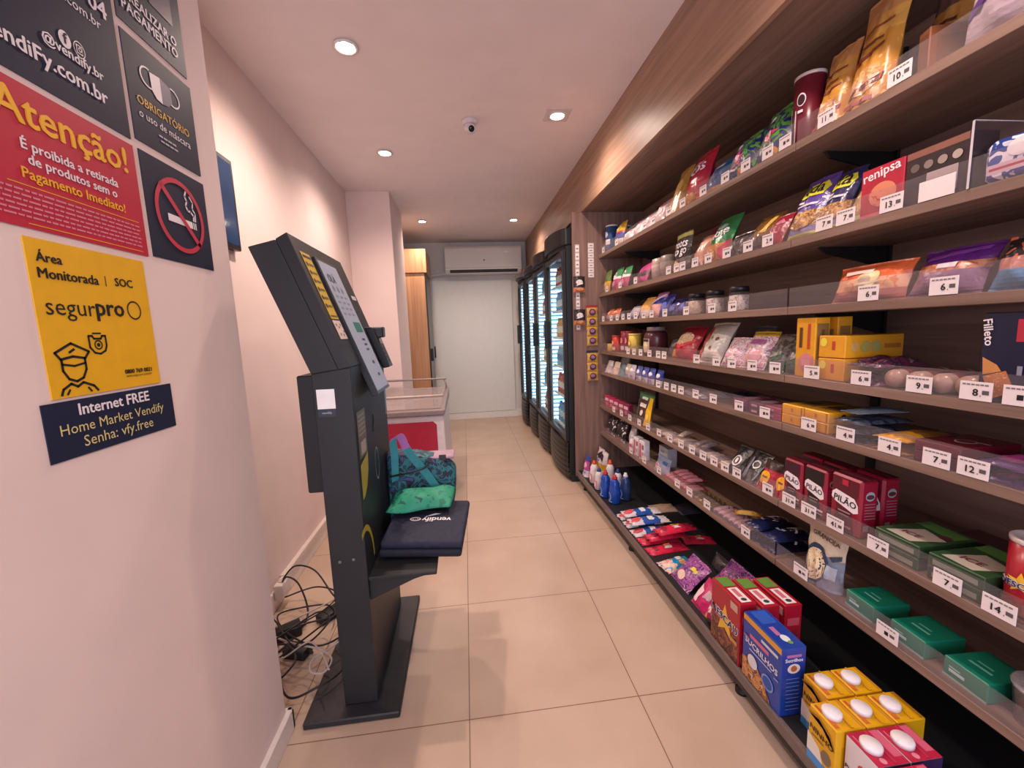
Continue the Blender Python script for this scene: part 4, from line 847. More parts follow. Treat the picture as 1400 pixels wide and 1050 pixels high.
# ------------------------------------------------------------------ fourth shelf
round_thing('spread_tin', 'low yellow tin at the far end of the fourth shelf', 4, 3.09, 1.14, [('body', [(.038, 0), (.04, .003), (.04, .052), (.036, .055), (.0001, .055)], mat('#d9b44a', rough=.35))], cat='tin')
for y, h, c, lb in ((2.965, .12, '#c8402e', 'orange red tin second from the far end of the fourth shelf'), (2.87, .15, '#a02a4c', 'crimson tube left of the pair of tall tubes on the fourth shelf'), (2.79, .15, '#8d2448', 'crimson tube beside the yellow tin on the fourth shelf')):
    round_thing('drink_tin', lb, 4, y, 1.13+.03*(h > .13), canister(h, .036, mat(c, rough=.3), mat('#b23a3a', rough=.3)), art=[('r', -.4, .1, .4, .3, I('#e0d0c8')), ('e', 0, .6, .25, .16, I('#e8a08a'))], asp_r=(.036, .003, h-.012), group='red tins and tubes')
round_thing('drink_tin', 'tall yellow tin with a smiling label left of the dark lidded jar', 4, 2.64, 1.13, canister(.135, .042, mat('#d9bd52', rough=.3), mat('#d8c878')), art=[('e', 0, .55, .3, .18, I('#b98f2c')), ('e', 0, .57, .22, .12, I('#e8d27a'))], asp_r=(.042, .003, .123), cat='tin')
round_thing('chocolate_jar', 'big plastic jar with a dark label and cream picture on the fourth shelf', 4, 2.40, 1.16, [('body', [(.062, 0), (.07, .006), (.07, .11), (.066, .135), (.05, .15)], mat('#54282f', rough=.25)), ('lid', [(.053, .1505), (.053, .172), (.049, .175), (.0001, .175)], mat('#8a7a7c', rough=.4))], art=[('r', -.3, .15, .3, .8, I('#c9b2a4')), ('e', 0, .42, .2, .28, I('#e8d8a8')), ('r', -.26, .66, .26, .78, I('#3a2a30'))], asp_r=(.07, .004, .13), cat='jar')
bag('snack_bag', 'small dark grey pack half hidden right of the big jar on the fourth shelf', 4, 2.24, .07, .10, .05, [(1, F('#5a5558'))], x=1.16)
bag('pet_food_bag', 'red bag with a cream bowl picture and orange corner on the fourth shelf', 4, 2.045, .22, .17, .09, [(1, F('#a82436'))], [('e', -.02, .62, .36, .22, prnt(['#e6d8c0', '#d2b28a', '#f0e8d8'], 70)), ('p', [(-.48, .05), (-.1, .05), (-.2, .3), (-.45, .3)], I('#e0962e')), ('p', [(-.45, .42), (0, .36), (.42, .55), (.42, .62), (0, .43), (-.45, .49)], I('#d8283c'))], lean=.5)
bag('pet_food_bag', 'white bag with a red diagonal stripe and brown dots beside the red bag', 4, 1.80, .18, .185, .08, [(1, F('#d6d4c8'))], [('p', [(-.45, .1), (-.3, .1), (-.15, .7), (-.35, .9), (-.45, .9)], I('#b8402c')), ('e', .1, .4, .05, .04, I('#8a4a30')), ('e', .22, .62, .05, .04, I('#8a4a30')), ('e', .0, .65, .05, .04, I('#7a8a4a')), ('r', -.1, .15, .3, .24, I('#b9b8a8'))], lean=.5)
bag('snack_bag', 'grey bag standing behind the small pink and white sweets bags', 4, 1.655, .12, .165, .06, [(1, F('#74787a'))], x=1.2, lean=.45)
SW = prnt(['#e4dce0', '#d898a8', '#efe8ea', '#a87aa0'], 55)
bag('sweets_bag', 'white and pink sweets bag left of the yellow topped one', 4, 1.62, .135, .12, .06, [(1, SW)], lean=.5, cat='sweets', group='pink and white sweets bags')
bag('sweets_bag', 'white and pink sweets bag with a yellow top edge on the fourth shelf', 4, 1.49, .14, .145, .06, [(.88, SW), (1, F('#d8b63a'))], [('e', -.15, .3, .16, .12, I('#e0b0a8')), ('e', .15, .35, .18, .14, I('#d8a0a8')), ('r', -.3, .68, .3, .8, I('#a05a90'))], lean=.45, cat='sweets', group='pink and white sweets bags')
for y, lb in ((1.376, 'grey green bag with a dark picture just right of the yellow topped sweets'), (1.29, 'grey green bag left of the yellow upright box')):
    bag('snack_bag', lb, 4, y, .085, .135 if y > 1.35 else .12, .055, [(.3, F('#3f5a44')), (1, prnt(['#6a6663', '#85817c', '#4a4a48', '#96604c'], 40))], [('p', [(-.4, .2), (.4, .35), (.4, .5), (-.4, .32)], I('#2c5a3c'))], lean=.5, group='grey green bags')
YB = mat('#dd9c22', rough=.35, var=.06)
carton('biscuit_box', 'yellow box standing upright at the left of the yellow boxes on the fourth shelf', 4, 1.207, .075, .19, .05, YB, [('e', .1, .25, .38, .16, I('#d2848a')), ('r', -.15, .2, .3, .3, I('#e09a9a')), ('r', .12, .48, .26, .9, I('#b8402c')), ('r', -.3, .5, -.14, .84, I('#5a3a1c'))], [('r', -.4, .1, .4, .9, I('#8a6a3a')), ('r', -.1, .3, .1, .8, I('#6a4a24'))], group='yellow biscuit boxes')
carton('biscuit_box', 'yellow box standing upright behind the stacked yellow boxes', 4, 1.19, .07, .19, .05, YB, [('r', -.3, .2, .3, .8, I('#8a6a3a'))], [('r', -.35, .15, .35, .85, I('#8a6a3a'))], x=1.15, group='yellow biscuit boxes')
for dz, lb in ((0, 'yellow box lying flat, lower of the two stacked on the fourth shelf'), (.068, 'yellow box lying flat on top of its twin on the fourth shelf')):
    carton('biscuit_box', lb, 4, 1.112, .09, .066, .19, YB, [('r', .02, .35, .14, .75, I('#b8402c')), ('e', -.3, .7, .13, .2, I('#e6d84a'))], [('e', -.34, .5, .07, .22, I('#c9a05a')), ('e', -.16, .5, .09, .26, I('#a89a4c')), ('e', .02, .5, .09, .26, I('#a8a05a')), ('r', .16, .4, .44, .6, I('#b0702c'))], x=1.09, dz=dz, group='yellow biscuit boxes')
for i, y in enumerate((1.033, .985)):
    bag('biscuit_pack', ('purple flat pack right beside the yellow boxes on the fourth shelf', 'purple flat pack left of the round biscuit rolls')[i], 4, y, .05, .16, .026, [(1, prnt(['#5a3350', '#7a4a6a', '#3a2438', '#96707c'], 40))], kind='lying', x=1.089, group='purple flat packs', cat='pack')
    bag('biscuit_pack', ('upper purple flat pack right beside the yellow boxes', 'upper purple flat pack left of the round biscuit rolls')[i], 4, y, .05, .155, .022, [(1, prnt(['#5a3350', '#6a2f4a', '#3a2438', '#96707c'], 40))], kind='lying', x=1.09, group='purple flat packs', cat='pack', dz=.05)
ROLLM = mat('#b59584', rough=.3, bump=.3)
def roll(y, label, z=0.):
    m = MB(); m.lathe([(.0001, 0), (.012, .001), (.014, .004), (.0225, .007), (.024, .012), (.024, .15), (.0225, .156), (.012, .16), (.0001, .161)], ROLLM, (0, 0, .0245), 20, 'y')
    m.lathe([(.0243, .03), (.0244, .031), (.0244, .14), (.0243, .141)], mat('#7a3a34', rough=.3), (0, 0, .0245), 20, 'y')
    o = m.build('biscuit_roll'); o.location = (1.0885, y, TOP[4]+.001+z); o.rotation_euler = (0, 0, RZ); return tag(o, label, 'biscuits', 'biscuit rolls lying end-on')
for y, lb in ((.932, 'biscuit roll lying end-on, leftmost, left of the card marked 9'), (.878, 'biscuit roll lying end-on behind the card marked 9'), (.826, 'biscuit roll lying end-on between the cards marked 9 and 8'), (.774, 'biscuit roll lying end-on behind the card marked 8')): roll(y, lb)
carton('cracker_box', 'navy blue cracker box with white script and a golden cracker picture', 4, .70, .105, .185, .05, mat('#171a36', rough=.3), [('r', .05, .68, .26, .92, I('#b0283e')), ('p', [(-.42, .28), (-.05, .36), (.12, .14), (-.25, .03)], prnt(['#d99a5a', '#c2783c', '#e6b87a'], 120)), ('p', [(-.45, .5), (-.2, .42), (-.12, .35), (-.42, .3)], I('#c98a50')), ('t', 'Filleto', -.24, .92, .52, WT, -82), ('r', .12, .32, .2, .42, I('#8a8ca0')), ('r', .1, .0, .5, .12, I('#a8283c'))], [('r', -.4, .1, .4, .9, I('#232748'))], yaw=-4)

# ------------------------------------------------------------------ fifth shelf
for i, (y, c) in enumerate(((3.10, '#d8d2d4'), (2.96, '#e6d6c0'), (2.83, '#6f8f9a'))):
    bag('tissue_pack', ('white pouch farthest along the fifth shelf', 'cream pouch second from the far end of the fifth shelf', 'teal grey pouch third from the far end of the fifth shelf')[i], 5, y, .115, .09 if i < 2 else .08, .06, [(1, F(c))], lean=.2, kind='pouch', group='pouches at the far end of the fifth shelf', cat='pouch')
bag('tissue_pack', 'tall pale grey pouch behind the cream pouch on the fifth shelf', 5, 3.07, .15, .13, .06, [(1, F('#b9bcb8'))], x=1.2, lean=.1, cat='pouch')
sach = [(2.70, '#d9c9a8', 'cream'), (2.62, '#d8d4e4', 'lilac white'), (2.52, '#5a6ab8', 'blue, leftmost of three'), (2.43, '#4a5cb0', 'blue, middle of three'), (2.34, '#4658ac', 'blue, rightmost of three'), (2.24, '#24409a', 'dark royal blue')]
for y, c, nm in sach:
    bag('seasoning_sachet', nm+' sachet in the row of sachets on the fifth shelf', 5, y, .075, .095, .03, [(.35, F('#d8d0da')), (1, F(c))], [('e', 0, .65, .3, .14, I('#e9e4ec')), ('r', -.3, .2, .3, .28, I('#a8a0b4'))], lean=.15, group='sachets on the fifth shelf', cat='sachet')
for i, y in enumerate((1.95, 1.83)):
    bag('paper_pack', ('pale grey flat pack lying on the fifth shelf, farther one', 'pale grey flat pack lying on the fifth shelf, nearer one with a white paper edge')[i], 5, y, .11, .15, .022, [(1, F(('#8a8284', '#9c9294')[i]))], kind='lying', group='pale grey flat packs', cat='pack')
bag('paper_pack', 'thin navy blue pack lying deeper on the fifth shelf', 5, 1.79, .14, .10, .02, [(1, F('#26324c'))], kind='lying', x=1.26, cat='pack')
PP = mat('#6d2a4a', rough=.35)
for i, (y, c) in enumerate(((1.515, '#7a2c50'), (1.42, '#5a3148'), (1.335, '#a03a5c'))):
    for k in range(2):
        carton('dessert_box', ('plum', 'dark plum', 'rose')[i]+' flat dessert box, '+('lower' if k == 0 else 'upper')+' of its pair on the fifth shelf', 5, y, .078, .022, .13, mat(c, rough=.35), [('r', -.3, .3, .1, .7, I('#c99aa8'))], top=[('e', 0, .45, .3, .25, prnt(['#8a5a6a', '#c8a0a0', '#4a2a38'], 50)), ('r', -.4, .8, .4, .9, I('#d0a0b0'))], dz=.0228*k, group='flat dessert boxes')
for i, y in enumerate((1.245, 1.15)):
    for k in range(2):
        carton('cornflour_box', ('farther' if i == 0 else 'nearer')+(' lower' if k == 0 else ' upper')+' yellow flat box on the fifth shelf, under the yellow biscuit boxes', 5, y, .09, .033, .17, mat('#e3a522', rough=.35, var=.05), [('r', -.05, .3, .05, .7, I('#b87a1a')), ('r', .4, .1, .47, .9, I('#b0701a'))], [('e', -.2, .5, .05, .3, I('#3a2a1c')), ('r', 0, .3, .4, .6, I('#a87a2c'))], [('r', -.45, .25, .45, .95, I('#8a6a30')), ('r', -.3, .35, .2, .6, I('#4a3a20'))], dz=.0338*k, group='yellow flat boxes')
for k in range(3):
    bag('chocolate_bar', ('lowest', 'middle', 'topmost')[k]+' dark blue-grey bar in the pile between yellow boxes and yellow bar', 5, 1.045, .095, .17, .012, [(1, prnt(['#39435a', '#56627a', '#262a3a', '#4a3a4a'], 30))], kind='lying', dz=.0262*k, x=1.09, group='dark blue-grey bars', cat='chocolate')
bag('chocolate_bar', 'pale blue bar lying across the top of the dark blue-grey pile', 5, 1.04, .055, .15, .01, [(1, F('#7d8c9c'))], [('r', -.3, .3, .3, .7, I('#4a5666'))], kind='lying', dz=.079, x=1.10, yaw=-8, cat='chocolate')
for k in range(2):
    bag('chocolate_bar', ('tan wrapped bar under the bright yellow one on the fifth shelf', 'bright yellow wrapped bar left of the dark red boxes')[k], 5, .925, .085, .17, .016, [(.35, F(('#b58a5a', '#e9a722')[k])), (1, F(('#a87c4c', '#96692e')[k]))], kind='lying', dz=.033*k, x=1.09, cat='chocolate')
for k in range(2):
    carton('chocolate_box', ('dark wine red flat box, lower of two behind the card marked 7', 'dark wine red flat box with a silver oval, upper of its pair')[k], 5, .815, .095, .026, .16, mat('#6a1626', rough=.25), [('r', -.3, .3, .3, .5, I('#a84a5a'))], top=[('e', .05, .45, .2, .13, I('#b9a8a8')), ('e', .05, .45, .17, .10, I('#5a1420')), ('r', .2, .5, .45, .56, I('#b08a8a'))], dz=.0268*k, group='dark wine red boxes')
for i, y in enumerate((.70, .615)):
    for k in range(2):
        bag('chocolate_bar', ('purple and blue', 'magenta and blue')[i]+' bar, '+('lower' if k == 0 else 'upper')+', near the card marked 12', 5, y, .085, .16, .016, [(.4, F(('#5a3a6a', '#8a2a6a')[i])), (1, prnt(['#3a4a8a', '#8a4a7a', '#5a6aa0', '#b08a9a'], 30))], [('e', 0, .25, .3, .14, I('#a03a7a'))], kind='lying', dz=.033*k, x=1.09, group='purple and blue bars', cat='chocolate')

# ------------------------------------------------------------------ sixth shelf
for i, y in enumerate((3.12, 3.02, 2.92, 2.82, 2.73)):
    carton('gelatin_box', ('pink box farthest', 'pink box second', 'pink box third', 'dark pink box fourth', 'dark pink box fifth')[i]+' along the far end of the sixth shelf', 6, y, .075, .09, .035, mat(('#b02c56', '#a82a52', '#9c2a4c', '#862444', '#7a2240')[i], rough=.35), [('r', -.35, .55, .35, .8, I('#e0b0c0')), ('e', 0, .3, .25, .18, I('#d86a8a'))], x=1.10, group='pink gelatin boxes', yaw=10)
bag('candy_pouch', 'green topped pouch with a dark centre and yellow right edge on the sixth shelf', 6, 2.47, .215, .205, .06, [(.8, F('#4a3430')), (1, F('#39754a'))], [('p', [(.2, .03), (.48, .03), (.48, .9), (.3, .9)], I('#e2b21e')), ('p', [(-.48, .03), (-.3, .03), (-.42, .75), (-.48, .75)], I('#8a9a84')), ('r', -.22, .56, .2, .68, I('#e4dcd4')), ('r', -.18, .8, .2, .88, I('#cfe0cf')), ('e', .0, .38, .07, .09, I('#d8c9b8')), ('e', .34, .3, .07, .1, I('#f0d060'))], kind='pouch', lean=.12, cat='sweets')
BARS = {}
def bar(lvl, y, x, col, stripe, label, group, l=.12, w_=.036, dz=0., yaw=0.):
    k = (col, stripe, l, w_)
    if k not in BARS:
        o = bag('chocolate_bar', label, lvl, y, w_, l, .013, [(.09, F(col)), (.25, F(stripe)), (.8, prnt([col, stripe, col], 70)), (1, F(col))], (), x=x, kind='lying', dz=dz, yaw=yaw, seed=hash_(col), nx=6, nv=10, cat='chocolate bar'); BARS[k] = o
    else:
        o = clone(BARS[k], (x+l/2, y, TOP[lvl]+.0006+dz)); o.rotation_euler = (0, 0, RZ+math.radians(yaw))
    return tag(o, label, 'chocolate bar', group)
def hash_(s): return sum(ord(c)*(i+3) for i, c in enumerate(s)) % 997
cols6 = ['#5a4a48', '#4a3f48', '#c9b090', '#d0b894', '#8a7a78', '#77707c', '#50505e', '#46465a', '#8d8488', '#b0603a']
names6 = ['brown', 'dark brown', 'cream', 'light cream', 'taupe', 'lilac grey', 'slate', 'dark slate', 'silver grey', 'orange']
ys = 2.27
for i, (c, nm) in enumerate(zip(cols6, names6)):
    for j in range(2):
        y = ys-.068*i-(.034 if j else 0); r_ = random.Random(i*7+j)
        bar(6, y, 1.09+r_.uniform(0, .012), c, '#d0c0b4' if i % 2 else '#9a8a88', nm+' wrapped chocolate bar, one of a pair in the row on the sixth shelf', 'pair of '+nm+' bars on the sixth shelf', yaw=r_.uniform(-2, 2))
for i, (c, nm, y) in enumerate((('#c9b090', 'cream', 2.08), ('#46465a', 'dark slate', 1.85), ('#77707c', 'lilac grey', 1.90))):
    bar(6, y, 1.12, c, '#d0c0b4' if i == 0 else '#9a8a88', nm+' bar lying crosswise on top of the sixth shelf row', 'bars lying on top', dz=.028, yaw=35-8*i)
DK = F('#17181b')
bag('sweets_pouch', 'black pouch with a round white emblem, left of its twin on the sixth shelf', 6, 1.565, .085, .105, .045, [(1, DK)], [('e', 0, .48, .28, .2, WT), ('e', 0, .48, .2, .14, DK), ('e', 0, .48, .1, .1, WT)], lean=.6, kind='pouch', group='black sweets pouches', cat='sweets')
bag('sweets_pouch', 'black pouch with a silver wedge and white emblem, right of its twin', 6, 1.465, .095, .108, .045, [(1, DK)], [('p', [(-.4, .1), (-.1, .1), (-.3, .8), (-.45, .8)], I('#7a8490')), ('e', .05, .6, .22, .14, WT), ('e', .05, .6, .15, .09, DK), ('p', [(.3, .1), (.36, .1), (.46, .6), (.42, .6)], I('#8a929c'))], lean=.6, kind='pouch', group='black sweets pouches', cat='sweets')
for y, lb, d_ in ((1.375, 'red pouch with a yellow disc, fully visible beside the black pouches', 1.088), (1.30, 'dark red pouch with a yellow disc, partly behind the left coffee pack', 1.092)):
    bag('sweets_pouch', lb, 6, y, .085, .105, .045, [(.7, F('#a8203a')), (1, F('#3a1c22'))], [('e', -.1, .42, .32, .22, I('#e6a91e')), ('r', -.25, .4, .05, .46, I('#7a4a12')), ('p', [(-.48, .05), (-.2, .05), (-.4, .3)], I('#d9b8b0'))], lean=.35, kind='pouch', x=d_, group='red pouches with a yellow disc', cat='sweets')
CR = mat('#8d1630', rough=.3); 
def coffee(y, w_, h, d_, shade, label, x=1.09, big=False, yaw=0.):
    SH = I(shade); r = [('p', [(-.44, .96), (.40, .96), (.40, .74), (.3, .55), (.22, .42), (.3, .2), (.34, .04), (-.36, .04), (-.34, .2), (-.26, .42), (-.34, .55), (-.44, .74)], SH)]
    r += [('p', [(-.42, .66), (-.3, .72), (.3, .66), (.42, .56), (.44, .44), (.3, .40), (-.3, .5), (-.44, .56)], WT), ('t', 'PILÃO', .0, .535 if not big else .53, .72, DARK, -6)]
    r += [('r', -.2, .36, .2, .385, I('#a08a8c')), ('r', -.16, .30, .16, .322, I('#8a7478'))]
    r += [('r', -.4, .16, .44, .20, WT), ('r', -.4, .1, .44, .13, I('#c9a0a4'))] if not big else [('r', -.25, .10, .25, .14, I('#b98a92')), ('r', -.1, .84, .1, .94, I('#b52438'))]
    s = [('e', 0, .74, .26, .08, I('#8fa0a4')), ('e', 0, .73, .22, .04, I('#5c2430'))]+[('r', -.3, .60-.05*i, .3, .615-.05*i, I('#8a6a70')) for i in range(6)]+[('r', -.35, .14, -.05, .24, I('#9a8084')), ('r', .05, .12, .3, .22, I('#7a5a60'))]
    return carton('coffee_pack', label, 6, y, w_, h, d_, CR, r, s, [('r', -.5, .1, .5, .9, I('#5a1020')), ('r', -.46, .42, .46, .58, I('#8a3040'))], x=x, bev=.006, group='red coffee packs', cat='coffee', yaw=yaw)
coffee(1.232, .078, .158, .05, '#3d1224', 'red coffee pack with a plum centre, leftmost of the front three')
coffee(1.142, .084, .162, .05, '#1d1416', 'red coffee pack with a black centre, middle of the front three')
coffee(1.035, .098, .172, .056, '#5a1424', 'largest-looking red coffee pack with a wine red centre, rightmost of the front three', big=True)
coffee(1.04, .09, .172, .055, '#5a1424', 'red coffee pack directly behind the rightmost front pack', x=1.17, big=True)
coffee(1.15, .09, .165, .05, '#1d1416', 'red coffee pack behind the black centred pack', x=1.165)
coffee(1.24, .08, .165, .05, '#3d1224', 'red coffee pack behind the plum centred pack', x=1.165)
GT = mat('#2b4a2c', rough=.35)
def tea(y, label, dz=0.):
    return carton('tea_box', label, 6, y, .11, .032, .17, GT, [('r', -.4, .2, .4, .6, I('#8a927c'))], [], [('p', [(-.35, .08), (.25, .04), (.45, .5), (-.15, .62)], I('#b5aa9c')), ('t', 'ICE', .0, .22, .36, I('#7a2f38'), 4), ('p', [(-.45, .7), (.45, .62), (.45, .9), (-.45, .95)], I('#4a7a3a')), ('e', .3, .6, .12, .08, I('#5a2a34'))], dz=dz, group='green flat tea boxes')
for k in range(2):
    tea(.885, ('lower', 'upper')[k]+' dark green flat box with a pale diamond panel, right of the coffee packs', .0328*k)
    tea(.755, ('lower', 'upper')[k]+' dark green flat box with a pale diamond panel, beside the red cocoa tin', .0328*k)
carton('tea_box', 'dark wine flat box lying behind the green flat boxes', 6, .80, .2, .05, .08, mat('#4a1a26', rough=.35), x=1.28)
round_thing('cocoa_tin', 'red cocoa powder tin with a yellow star at the right edge of the sixth shelf', 6, .652, 1.14, [('body', [(.041, 0), (.043, .003), (.043, .162)], mat('#a01c2c', rough=.25)), ('rim', [(.0435, .1625), (.0445, .165), (.0445, .172), (.04, .174), (.039, .170), (.0001, .170)], mat('#c9bcb8', rough=.25))],
            art=[('s', 0.02, .5, .3, I('#e9b92c')), ('r', -.5, .0, .5, .24, prnt(['#5a2a1c', '#8a4a30', '#3a1810'], 60)), ('t', 'NESCAU', 0.02, .44, .78, I('#1c2456'), 0, WT)], asp_r=(.043, .003, .162), cat='tin')

# ------------------------------------------------------------------ seventh (lowest wall) shelf
COW = prnt(['#e6e0e0', '#2a2426', '#dcd6d6'], 26)
for y, h, lb in ((3.09, .135, 'black and white patterned bag farthest along the lowest wall shelf'), (2.89, .15, 'black and white patterned bag second along the lowest wall shelf')):
    bag('candy_bag', lb, 7, y, .17, h, .07, [(.12, F('#d8c8c8')), (1, COW)], [('r', -.2, .1, .25, .22, I('#c23a5a'))], lean=.2, group='black and white bags')
bag('tissue_pack', 'plain white pouch behind the pink capped bottle on the lowest wall shelf', 7, 2.74, .09, .14, .05, [(1, F('#d6d2d8'))], x=1.13, lean=.1)
round_thing('lotion_bottle', 'small white and pink bottle on the lowest wall shelf', 7, 2.64, 1.12, [('body', [(.026, 0), (.03, .004), (.03, .06), (.02, .085), (.012, .09)], mat('#dcd4da', rough=.3)), ('cap', [(.0135, .0905), (.0135, .112), (.0001, .113)], mat('#e6e0e4'))], art=[('r', -.4, .05, .4, .9, I('#cc3a78'))], asp_r=(.03, .005, .06), cat='bottle')
for i, y in enumerate((2.53, 2.44)):
    carton('toothpaste_box', ('white box with pink stripes, left of its twin on the lowest wall shelf', 'white box with pink stripes, right of its twin on the lowest wall shelf')[i], 7, y, .06, .125, .04, mat('#dcd8dc', rough=.35), [('r', -.4, .1, -.1, .85, I('#c84a68')), ('r', .05, .55, .4, .8, I('#8a5a70')), ('e', .2, .3, .15, .1, I('#d88a98'))], group='white boxes with pink stripes', yaw=8)
carton('wipes_box', 'grey white box with a blue base behind the clear pack', 7, 2.31, .11, .115, .06, mat('#bcbcc4', rough=.35), [('r', -.5, 0, .5, .5, I('#3a74b0')), ('r', -.3, .65, .1, .8, I('#8a94a8'))], x=1.17)
m = bag('wet_wipes', 'translucent pack with a blue patch and pink oval on the lowest wall shelf', 7, 2.215, .16, .085, .06, [(.5, F('#9aa0b0')), (1, F('#7c8aa4'))], [('e', -.2, .35, .2, .16, I('#e6dce4')), ('e', -.2, .35, .16, .12, I('#c0708a')), ('r', .1, .6, .4, .8, I('#3a5a90'))], lean=.2, kind='pouch')
for i in range(7):
    bar(7, 2.135-.037*i, 1.09, '#a8304a', '#c98a94', 'pink-red chocolate bar in the first block of bars on the lowest wall shelf', 'pink-red bars on the lowest wall shelf', l=.115, w_=.034, yaw=(i*37 % 5)-2)
for i in range(4): bar(7, 2.10-.045*i, 1.115, '#a8304a', '#c98a94', 'pink-red chocolate bar lying on top of the first block of bars', 'pink-red bars on top', l=.115, w_=.034, dz=.028, yaw=8-(i*29 % 9))
for i in range(5): bar(7, 1.865-.037*i, 1.09, '#a08a54', '#5a4438', 'khaki and brown chocolate bar in the middle block of the lowest wall shelf', 'khaki bars on the lowest wall shelf', l=.115, w_=.034, yaw=(i*31 % 5)-2)
for i in range(7): bar(7, 1.675-.034*i, 1.09, '#6a5470', '#c8a0a4', 'mauve chocolate bar with pale stripes in the block left of the navy packs', 'mauve bars on the lowest wall shelf', l=.12, w_=.032, yaw=(i*41 % 5)-2)
bar(7, 1.56, 1.13, '#d8982a', '#e8c060', 'orange yellow bar on top of the mauve bars', 'orange yellow bars', l=.10, w_=.03, dz=.028, yaw=-30)
bar(7, 1.47, 1.20, '#d8982a', '#e8c060', 'orange yellow bar lying apart at the back of the mauve bars', 'orange yellow bars', l=.10, w_=.03, yaw=-62)
NV = F('#1d2450')
for i, y in enumerate((1.425, 1.335)):
    for k in range(2):
        bag('cookie_pack', ('lower ' if k == 0 else 'upper ')+'dark navy flow pack with white lettering, '+('left' if i == 0 else 'right')+' stack beside the granola pouch', 7, y, .082, .18, .022, [(.3, NV), (1, F('#15172e'))], [('r', -.32, .52, -.22, .7, WT), ('r', -.14, .52, -.06, .7, WT), ('r', .02, .52, .1, .7, WT), ('r', .16, .52, .3, .57, WT), ('r', -.3, .82, .3, .86, I('#b0b4c8')), ('r', -.3, .3, .1, .36, I('#9aa4cc'))], kind='lying', dz=.0452*k, x=1.09, group='navy flow packs', cat='pack')
bag('granola_pouch', 'cream and grey blue granola pouch with an oat window on the lowest wall shelf', 7, 1.118, .135, .195, .06, [(.55, F('#7d8696')), (1, F('#cdbda6'))], [('e', -.12, .36, .34, .33, I('#2d3a56')), ('e', -.12, .34, .29, .27, prnt(['#cfae80', '#e4d0ac', '#a87c50'], 80)), ('p', [(.2, .55), (.48, .66), (.48, .58), (.3, .5)], I('#39465e')), ('t', 'GRANOLA', .05, .82, .7, I('#5a4436'), -6), ('r', .2, .2, .42, .42, I('#a8b0bc'))], kind='pouch', lean=.06, yaw=4, cat='pouch')
GB = mat('#13795f', rough=.35, var=.06)
for y, lb in ((.975, 'teal green box left of the other two on the lowest wall shelf'), (.845, 'teal green box in the middle of three on the lowest wall shelf'), (.72, 'teal green box right of the other two, beside the round tub')):
    carton('soap_box', lb, 7, y, .088, .048, .11, GB, [('r', -.36, .34, .0, .5, I('#bfe0d4')), ('r', -.36, .56, -.1, .64, I('#8fd0bc')), ('r', -.5, 0, .5, .12, I('#9ab8ae'))], [], [('r', -.25, .3, .25, .36, I('#6fc0a8')), ('r', -.2, .45, .15, .5, I('#5fb09a'))], x=1.10, yaw=-3, group='teal green boxes')
round_thing('plastic_tub', 'round clear tub of dark contents at the right end of the lowest wall shelf', 7, .615, 1.15, [('tub', [(.042, 0), (.046, .004), (.052, .075), (.054, .078)], clear('tub_plastic', '#e6dcdc', .2, .1)), ('contents', [(.0001, .002), (.041, .004), (.048, .06), (.0001, .062)], prnt(['#3a2024', '#5a3034', '#28161a'], 50, .6)), ('lid', [(.055, .0785), (.056, .084), (.053, .086), (.0001, .086)], clear('tub_lid', '#e6dcdc', .3, .1))], cat='tub')

# ------------------------------------------------------------------ base deck

TOP.append(.125)
bag('pet_food_bag', 'white and brown bag standing behind the detergent at the far end of the base', 8, 3.06, .22, .215, .08, [(.3, F('#d8d0d4')), (.55, F('#c99a3a')), (1, F('#cfc6c6'))], [('p', [(-.3, .75), (.0, .95), (.3, .85), (.35, .65), (0, .72)], I('#2a2226')), ('r', -.4, .6, .1, .68, I('#8a7ab0'))], x=.99, lean=.1)
bag('soap_pack', 'tall pink and blue pack at the far front corner of the base', 8, 3.09, .10, .17, .06, [(.3, F('#cfc6d0')), (.75, F('#b04a90')), (1, F('#3a4a9a'))], [('e', 0, .55, .3, .14, I('#e6b0d0')), ('r', -.3, .15, .3, .24, I('#8a94c8'))], x=.89, lean=.08, kind='pouch')
def bottle(y, x, h, r_, body, cap, label, lab, grp):
    k = h/.2
    return round_thing('detergent_bottle', label, 8, y, x, [('body', [(r_-.006, 0), (r_, .008), (r_, .10*k), (r_*.86, .125*k), (r_*.9, .14*k), (r_*.55, .165*k), (r_*.42, .17*k)], mat(body, rough=.25)), ('cap', [(r_*.47, .1702*k), (r_*.47, .182*k), (r_*.3, .19*k), (r_*.28, .2*k), (.0001, .201*k)], mat(cap, rough=.3))], art=lab, asp_r=(r_, .01, .10*k), group=grp, cat='bottle')
WL = [('r', -.4, .1, .4, .9, I('#d88a98')), ('e', 0, .5, .25, .3, I('#efe4e8'))]
bottle(2.93, .93, .175, .034, '#e0d6d6', '#d8562a', 'white detergent bottle with an orange cap, farther of the pair', WL, 'orange capped bottles')
bottle(2.83, 1.02, .205, .034, '#e0d6d6', '#d8562a', 'white detergent bottle with an orange cap, nearer of the pair', WL, 'orange capped bottles')
bottle(2.80, .925, .16, .033, '#d8d2d6', '#2a3a7a', 'white detergent bottle with a dark blue cap in front of the orange capped ones', WL, 'dark capped bottles')
bottle(2.70, 1.03, .18, .033, '#d8d2d6', '#2a3a7a', 'white detergent bottle with a dark blue cap behind the blue bottles', WL, 'dark capped bottles')
BL_ = [('e', 0, .45, .3, .36, I('#7a9ad8')), ('e', 0, .45, .2, .24, I('#1c3a8c')), ('r', -.4, .05, .4, .12, I('#9ab0e0'))]
bottle(2.66, .925, .19, .037, '#1d48a8', '#b8283c', 'blue detergent bottle with a red cap, farther of the pair at the front', BL_, 'blue detergent bottles')
